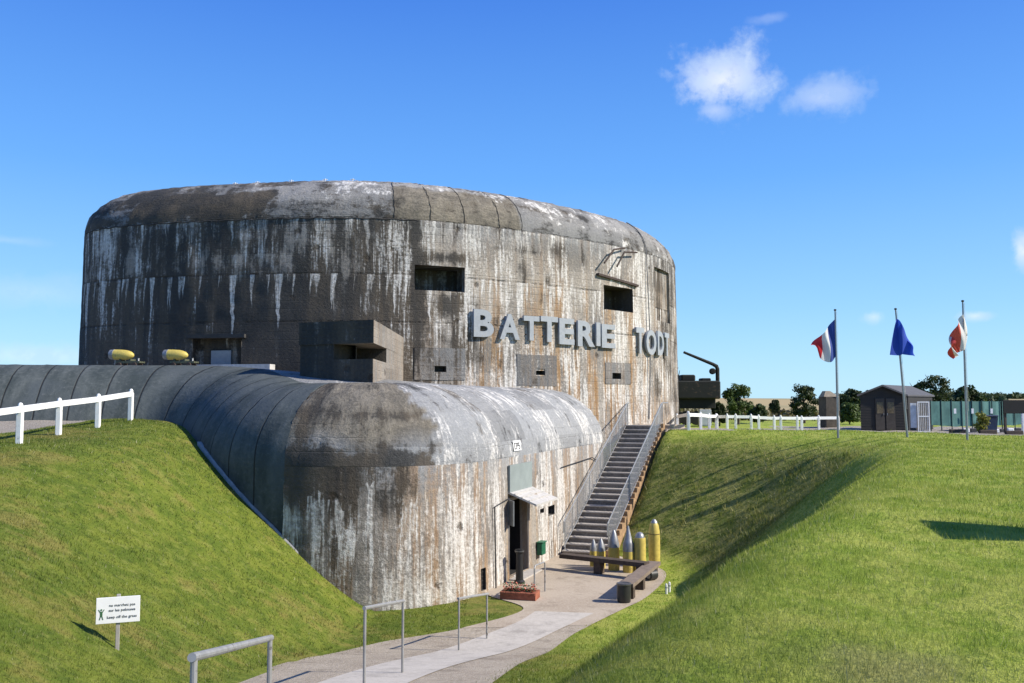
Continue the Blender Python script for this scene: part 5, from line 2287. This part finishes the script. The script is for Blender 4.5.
tree('tree', 'tree', 'small tree partly behind the shed, left of the tall one', 918, 78, 22, 382, 'dark', .0, .15, seed=11, leaf=.18)
tree('bush', 'bush', 'thin twiggy bush in front of the bunker end of the railway gun', 676.5, 64, 12, 362, 'mid', .9, .1, seed=12, leaf=.12)
tree('bush', 'bush', 'small bush at the foot of the railway gun', 719, 58, 16, 401, 'dark', .2, .0, seed=13)
# plant by the bin
p = at(981.5, 436, 38.2)
g = gp(p.x, 38.2)
th = thing('tall_plant', 'narrow yellow green plant growing beside the dark blue bin', 'plant', g)
rg = np.random.default_rng(5)
mb = MB()
for k in range(9):
    mb.tube([(random.uniform(-.08, .08), random.uniform(-.08, .08), -.05), (random.uniform(-.16, .16), random.uniform(-.15, .15), .45), (random.uniform(-.25, .30), random.uniform(-.2, .2), .8)], [.012, .009, .004], 5)
mb.build('stem', simple('stem_green', (.10, .13, .03), .7), th)
cent = np.stack([rg.normal(size=26) * .13 + .03, rg.normal(size=26) * .1, rg.random(26) * .75 + .08], 1)
V, F, tint = leaf_cloud(cent, np.full((26, 3), .12), 30, .07, rg)
mesh_from_np('foliage', V, F, leaf_mat('leaf_yellow', (.16, .17, .03), (.24, .24, .045), (.34, .31, .07)), th, tint)

# scrub band along the far edge (uncountable)
rg = np.random.default_rng(77)
n = 200
sx = rg.uniform(14, 120, n)
sy = 90 + rg.normal(size=n) * 8
sz = np.array([tz(a, c) for a, c in zip(sx, sy)])
cent = np.stack([sx, sy, sz + .3 + rg.random(n) * .5], 1)
V, F, tint = leaf_cloud(cent, np.stack([rg.uniform(.8, 2.2, n), rg.uniform(.6, 1.2, n), rg.uniform(.3, .8, n)], 1), 40, .3, rg)
o = mesh_from_np('scrub', V, F, LEAFS['dry'], None, tint)
o['kind'] = 'stuff'
# distant woods
n = 700
sx = rg.uniform(155, 460, n)
sy = 420 + rg.normal(size=n) * 14
cent = np.stack([sx, sy, 2.0 + rg.random(n) * 1.6 * (.4 + .6 * (np.sin(sx * .045) > -.1))], 1)
V, F, tint = leaf_cloud(cent, np.stack([rg.uniform(2, 6, n), rg.uniform(2, 4, n), rg.uniform(1, 2.2, n)], 1), 40, 1.0, rg)
o = mesh_from_np('far_woods', V, F, LEAFS['mid'], None, tint)
o['kind'] = 'stuff'

# ------------------------------------------------------------------ sentry shelter
p0 = at(829.5, 424, 56)
ss = thing('sentry_shelter', 'narrow brown concrete sentry shelter with sloped top by the tricolour flagpole', 'shelter', gp(p0.x, 56))
k_ = 56 / 900
w_, h_ = 15 * k_, at(829, 391, 56).z - tz(p0.x, 56)
mb = MB()
mb.box((0, 0, h_ * .42), (w_, w_, h_ * .84), .15, bev=.03)
mb.build('wall', simple('shelter_brown', (.10, .085, .065), .9, 0, .35, 6), ss)
mb = MB()
mb.add([(-w_ * .5, -w_ * .5, h_ * .841), (w_ * .5, -w_ * .5, h_ * .841), (w_ * .5, w_ * .5, h_ * .841), (-w_ * .5, w_ * .5, h_ * .841),
        (-w_ * .32, -w_ * .3, h_), (-w_ * .02, -w_ * .3, h_), (-w_ * .02, w_ * .3, h_), (-w_ * .32, w_ * .3, h_)],
       [(3, 2, 1, 0), (4, 5, 6, 7), (0, 1, 5, 4), (1, 2, 6, 5), (2, 3, 7, 6), (3, 0, 4, 7)])
mb.build('roof', simple('shelter_roof', (.36, .30, .22), .9), ss)

# ------------------------------------------------------------------ railway gun behind the tower
GYY = 58.0
k_ = GYY / 900
pg = at(680, 412, GYY)
gun = thing('railway_gun', 'dark green railway gun wagon with a crane arm behind the bunker', 'railway gun', gp(pg.x - 3, GYY))
gz = tz(pg.x - 3, GYY)
M_gun = simple('gun_green', (.011, .013, .009), .75, .0, .35, 4, dirt=(.08, .05, .03))


def gx(px):
    return at(px, 400, GYY).x


def gzz(py):
    return at(512, py, GYY).z


mb = MB()
x0, x1 = gx(640), gx(717)
mb.box(((x0 + x1) / 2, GYY, (gzz(381) + gzz(399)) / 2), (x1 - x0, 2.2, gzz(381) - gzz(399)), bev=.08)
mb.box(((x0 + gx(713)) / 2, GYY, gzz(403)), (gx(713) - x0, 1.5, .7), bev=.03)
rel(mb.build('body', M_gun, gun), gun)
mb = MB()
mb.box((gx(687), GYY, gzz(378.2)), (.9, 1.2, .42), bev=.08)
mb.box((gx(705), GYY, gzz(380)), (.6, 1.0, .22), bev=.05)
rel(mb.build('deck_box', M_gun, gun), gun)
mb = MB()
mb.tube([(gx(716.5), GYY - .4, gzz(382)), (gx(716.5), GYY - .4, gzz(369)), (gx(715.5), GYY - .4, gzz(366.5)), (gx(712), GYY - .4, gzz(364.5)), (gx(683), GYY - .4, gzz(352.5))], [.13, .13, .13, .11, .08], 10)
rel(mb.build('crane_arm', M_gun, gun), gun)
mb = MB()
mb.lathe([(.12, -.12), (.20, -.10), (.20, .10), (.12, .12)], (gx(711.5), GYY - .4, gzz(371.5)), (0, 1, 0), 16)
rel(mb.build('winch_drum', M_gun, gun), gun)
for px in (650, 662, 674, 684, 694, 704):
    mb = MB()
    mb.lathe([(.2, -.06), (.42, -.05), (.45, .03), (.45, .06)], (gx(px), GYY - .75, gz + .45), (0, 1, 0), 18)
    rel(mb.build('wheel', simple('wheel_dark', (.03, .028, .025), .7, .3), gun), gun)
p = at(704.5, 408, 55.5)
bx_ = thing('equipment_cabinet', 'pale grey cabinet under the railway gun', 'cabinet', gp(p.x, 55.5))
mb = MB()
mb.box((0, 0, .52), (.72, .5, 1.0), bev=.02)
mb.build('body', simple('cabinet_grey', (.42, .45, .47), .6, 0, .15), bx_)
mb = MB()
mb.box((0, -.255, .52), (.6, .012, .85))
mb.build('door', simple('cabinet_door', (.46, .49, .51), .6, 0, .15), bx_)

# ------------------------------------------------------------------ turf blades
def turf():
    rg = np.random.default_rng(3)
    parts_V, parts_T, parts_R = [], [], []
    zones = ((2.5, 8, 2600, .0045, .04), (8, 13, 1500, .008, .042), (13, 20, 620, .013, .045), (20, 30, 300, .020, .05), (30, 44, 110, .032, .055))
    for (y0, y1, dens, wd, ht) in zones:
        wmax = .75 * y1 + 2.5
        A = (y1 - y0) * 2 * wmax
        n = int(A * dens)
        y = rg.uniform(y0, y1, n)
        x = rg.uniform(-wmax, wmax, n)
        keep = np.abs(x) < .75 * y + 2.5
        x, y = x[keep], y[keep]
        # off the paved ways
        pl_x = np.interp(y, [p[1] for p in PL[:8]], [p[0] for p in PL[:8]])
        pr_x = np.interp(y, [p[1] for p in PR[:10]], [p[0] for p in PR[:10]])
        on = (x > pl_x - .02 + .11 * rg.normal(size=len(x))) & (x < pr_x + .0 + .11 * rg.normal(size=len(x))) & (y < 24.0)
        on |= (y >= 23.5) & (y < 32.6) & (x > -1.2) & (x < np.interp(y, [23.5, 25.4, 28.2, 30, 32.6], [2.7, 3.75, 4.75, 4.7, 3.4]))
        # inside the buildings
        wallx = AN.P
        inb = inside(x, y, np.vstack([AN.P[::6], [(-2, 60), (-48, 60)]]))
        inb |= inside(x, y, TW.P[::6])
        t = (x - ST_B.x) * ST_DIR.x + (y - ST_B.y) * ST_DIR.y
        s_ = (x - ST_B.x) * ST_N.x + (y - ST_B.y) * ST_N.y
        inb |= (np.abs(s_) < ST_W / 2 + .26) & (t > -.3) & (t < RUN + 2.3)
        inb |= (s_ > -1.7) & (s_ < 2.8) & (t > RUN) & (t < RUN + 2.2)
        gm = gravel_mask(x, y) > .35
        keep = ~(on | inb | gm)
        x, y = x[keep], y[keep]
        # patchy height
        pat = .5 + .5 * np.sin(x * 1.7 + 2 * np.sin(y * .9)) * np.sin(y * 1.3 + 1.5 * np.sin(x * .8))
        n = len(x)
        z = terrain(x, y)
        rm = rough_mask(x, y)
        clump = np.clip(np.sin(x * 5.1 + 2 * np.sin(y * 3.7)) * np.sin(y * 4.3 + 2 * np.sin(x * 2.9)), 0, 1)
        parts_R.append(np.repeat(rm, 3))
        tuft = np.clip(np.sin(x * 7.3 + 3 * np.sin(y * 2.1)) * np.sin(y * 6.1 + 3 * np.sin(x * 1.7)) + .35 * rg.normal(size=n), 0, 1)
        h = (.8 + .55 * tuft + .15 * sst(x, -.2, 1.0) * sst(-x, -4.5, -2.5) * sst(-y, -16, -9)) * ht * (1 + rm * (.6 + 3.2 * clump)) * (.45 + .55 * rg.random(n) + .35 * pat) * np.where(rg.random(n) < .03, 2.0, 1)
        az = rg.uniform(0, 2 * math.pi, n)
        lean = rg.uniform(.1, .9, n)
        wx, wy = np.cos(az) * wd / 2, np.sin(az) * wd / 2
        la = rg.uniform(0, 2 * math.pi, n)
        lx, ly = np.cos(la) * lean * h, np.sin(la) * lean * h
        b0 = np.stack([x - wx, y - wy, z - .012], 1)
        b1 = np.stack([x + wx, y + wy, z - .012], 1)
        tp = np.stack([x + lx, y + ly, z + h], 1)
        parts_V.append(np.stack([b0, b1, tp], 1).reshape(-1, 3))
        parts_T.append(np.repeat(rg.random(n), 3))
    V = np.vstack(parts_V)
    T = np.concatenate(parts_T)
    F = np.arange(len(V)).reshape(-1, 3)
    m, b, bs = new_mat('grass_blade')
    pos = b.n('ShaderNodeNewGeometry').outputs['Position']
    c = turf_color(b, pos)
    tn = b.n('ShaderNodeAttribute')
    tn.attribute_name = 'tint'
    tf = tn.outputs['Fac']
    c = b.mix(b.m('MULTIPLY', b.step(tf, .72, 1.0), .55), c, (.26, .25, .08))
    c = b.mix(b.m('MULTIPLY', b.m('GREATER_THAN', tf, .975), .8), c, (.50, .46, .28))
    c = b.mix(b.m('MULTIPLY', b.step(tf, .3, .0), .45), c, (.04, .085, .010))
    b.put(bs.inputs['Base Color'], c)
    bs.inputs['Roughness'].default_value = .55
    bs.inputs['Specular IOR Level'].default_value = .35
    tr = b.n('ShaderNodeBsdfTranslucent')
    b.put(tr.inputs[0], c)
    mx = b.n('ShaderNodeMixShader')
    mx.inputs[0].default_value = .45
    b.t.links.new(bs.outputs[0], mx.inputs[1])
    b.t.links.new(tr.outputs[0], mx.inputs[2])
    out = [q for q in b.t.nodes if q.type == 'OUTPUT_MATERIAL'][0]
    b.t.links.new(mx.outputs[0], out.inputs[0])
    o = mesh_from_np('grass', V, F, m, None, T)
    ra = o.data.attributes.new('rough', 'FLOAT', 'POINT')
    ra.data.foreach_set('value', np.concatenate(parts_R).astype(np.float32))
    o['kind'] = 'stuff'


turf()

# ------------------------------------------------------------------ world: sky and a few clouds
w = bpy.data.worlds.new('World')
scene.world = w
w.use_nodes = True
w.node_tree.nodes.clear()
b = NB(w.node_tree)
out = b.n('ShaderNodeOutputWorld')
sky = b.n('ShaderNodeTexSky', sky_type='NISHITA')
sky.sun_disc = False
sky.sun_elevation = SUN_EL
sky.sun_rotation = math.atan2(SUN_H.x, SUN_H.y)
sky.air_density = 1.0
sky.dust_density = .3
sky.ozone_density = 3.0
sky.altitude = 20
dirv = b.n('ShaderNodeTexCoord').outputs['Generated']
el = b.n('ShaderNodeSeparateXYZ', {0: dirv}).outputs[2]
rmp = b.n('ShaderNodeValToRGB', {0: el})
cr = rmp.color_ramp
for k, (q, col) in enumerate(((0.0, (.33, .60, .80)), (.10, (.205, .465, .79)), (.24, (.09, .31, .76)), (.42, (.033, .168, .63)), (1.0, (.018, .09, .40)))):
    e = cr.elements[k] if k < 2 else cr.elements.new(q)
    e.position = q
    e.color = (col[0] / .12, col[1] / .12, col[2] / .12, 1)
skc = b.mix(.8, sky.outputs[0], rmp.outputs[0])
bg = b.n('ShaderNodeBackground', {'Color': skc})
bg.inputs['Strength'].default_value = .12
CL = [(723, 80, 55, 34, .82, 5), (826, 95, 43, 18, .45, 9), (770, 18, 18, 5, .2, 15), (1024, 250, 12, 18, .8, 21), (975, 316, 16, 6, .5, 25), (874, 317, 13, 8, .4, 31),
      (30, 292, 80, 18, .18, 35), (40, 356, 80, 12, .34, 41), (5, 240, 40, 5, .14, 45), (715, 110, 26, 14, .4, 52)]
tot = None
warp = b.noise(dirv, 14.0, 6, .6)
warp2 = b.noise(dirv, 40.0, 5, .62)
for (px, py, wx, wy, amt, seed) in CL:
    d = Vector(ray(px, py)).normalized()
    e1 = d.cross(Vector((0, 0, 1))).normalized()
    e2 = e1.cross(d).normalized()
    u = b.m('DIVIDE', b.vm('DOT_PRODUCT', dirv, tuple(e1)), wx / 900)
    v = b.m('DIVIDE', b.vm('DOT_PRODUCT', dirv, tuple(e2)), wy / 900)
    r = b.m('SQRT', b.m('ADD', b.m('MULTIPLY', u, u), b.m('MULTIPLY', v, v)))
    r = b.m('ADD', r, b.m('MULTIPLY', b.m('SUBTRACT', warp, .5), 1.7))
    r = b.m('ADD', r, b.m('MULTIPLY', b.m('SUBTRACT', warp2, .5), 1.9))
    front = b.m('GREATER_THAN', b.vm('DOT_PRODUCT', dirv, tuple(d)), .5)
    k = b.m('MULTIPLY', b.m('MULTIPLY', b.step(r, 1.15, .0), amt), front)
    tot = k if tot is None else b.m('MAXIMUM', tot, k)
cb = b.n('ShaderNodeBackground')
cb_n = b.step(b.m('ADD', warp2, b.m('MULTIPLY', b.m('SUBTRACT', warp, .5), .8)), .35, .65)
b.put(cb.inputs['Color'], b.mix(cb_n, (.62, .74, .92), (.95, .97, 1.0)))
cb.inputs['Strength'].default_value = .80
mx = b.n('ShaderNodeMixShader', {0: tot})
b.t.links.new(bg.outputs[0], mx.inputs[1])
b.t.links.new(cb.outputs[0], mx.inputs[2])
b.t.links.new(mx.outputs[0], out.inputs[0])

vs = scene.view_settings
vs.view_transform = 'Standard'
vs.look = 'None'
vs.exposure = 0.5
vs.gamma = 1.0
vs.use_curve_mapping = False
scene.cycles.max_bounces = 6
scene.cycles.use_denoising = True
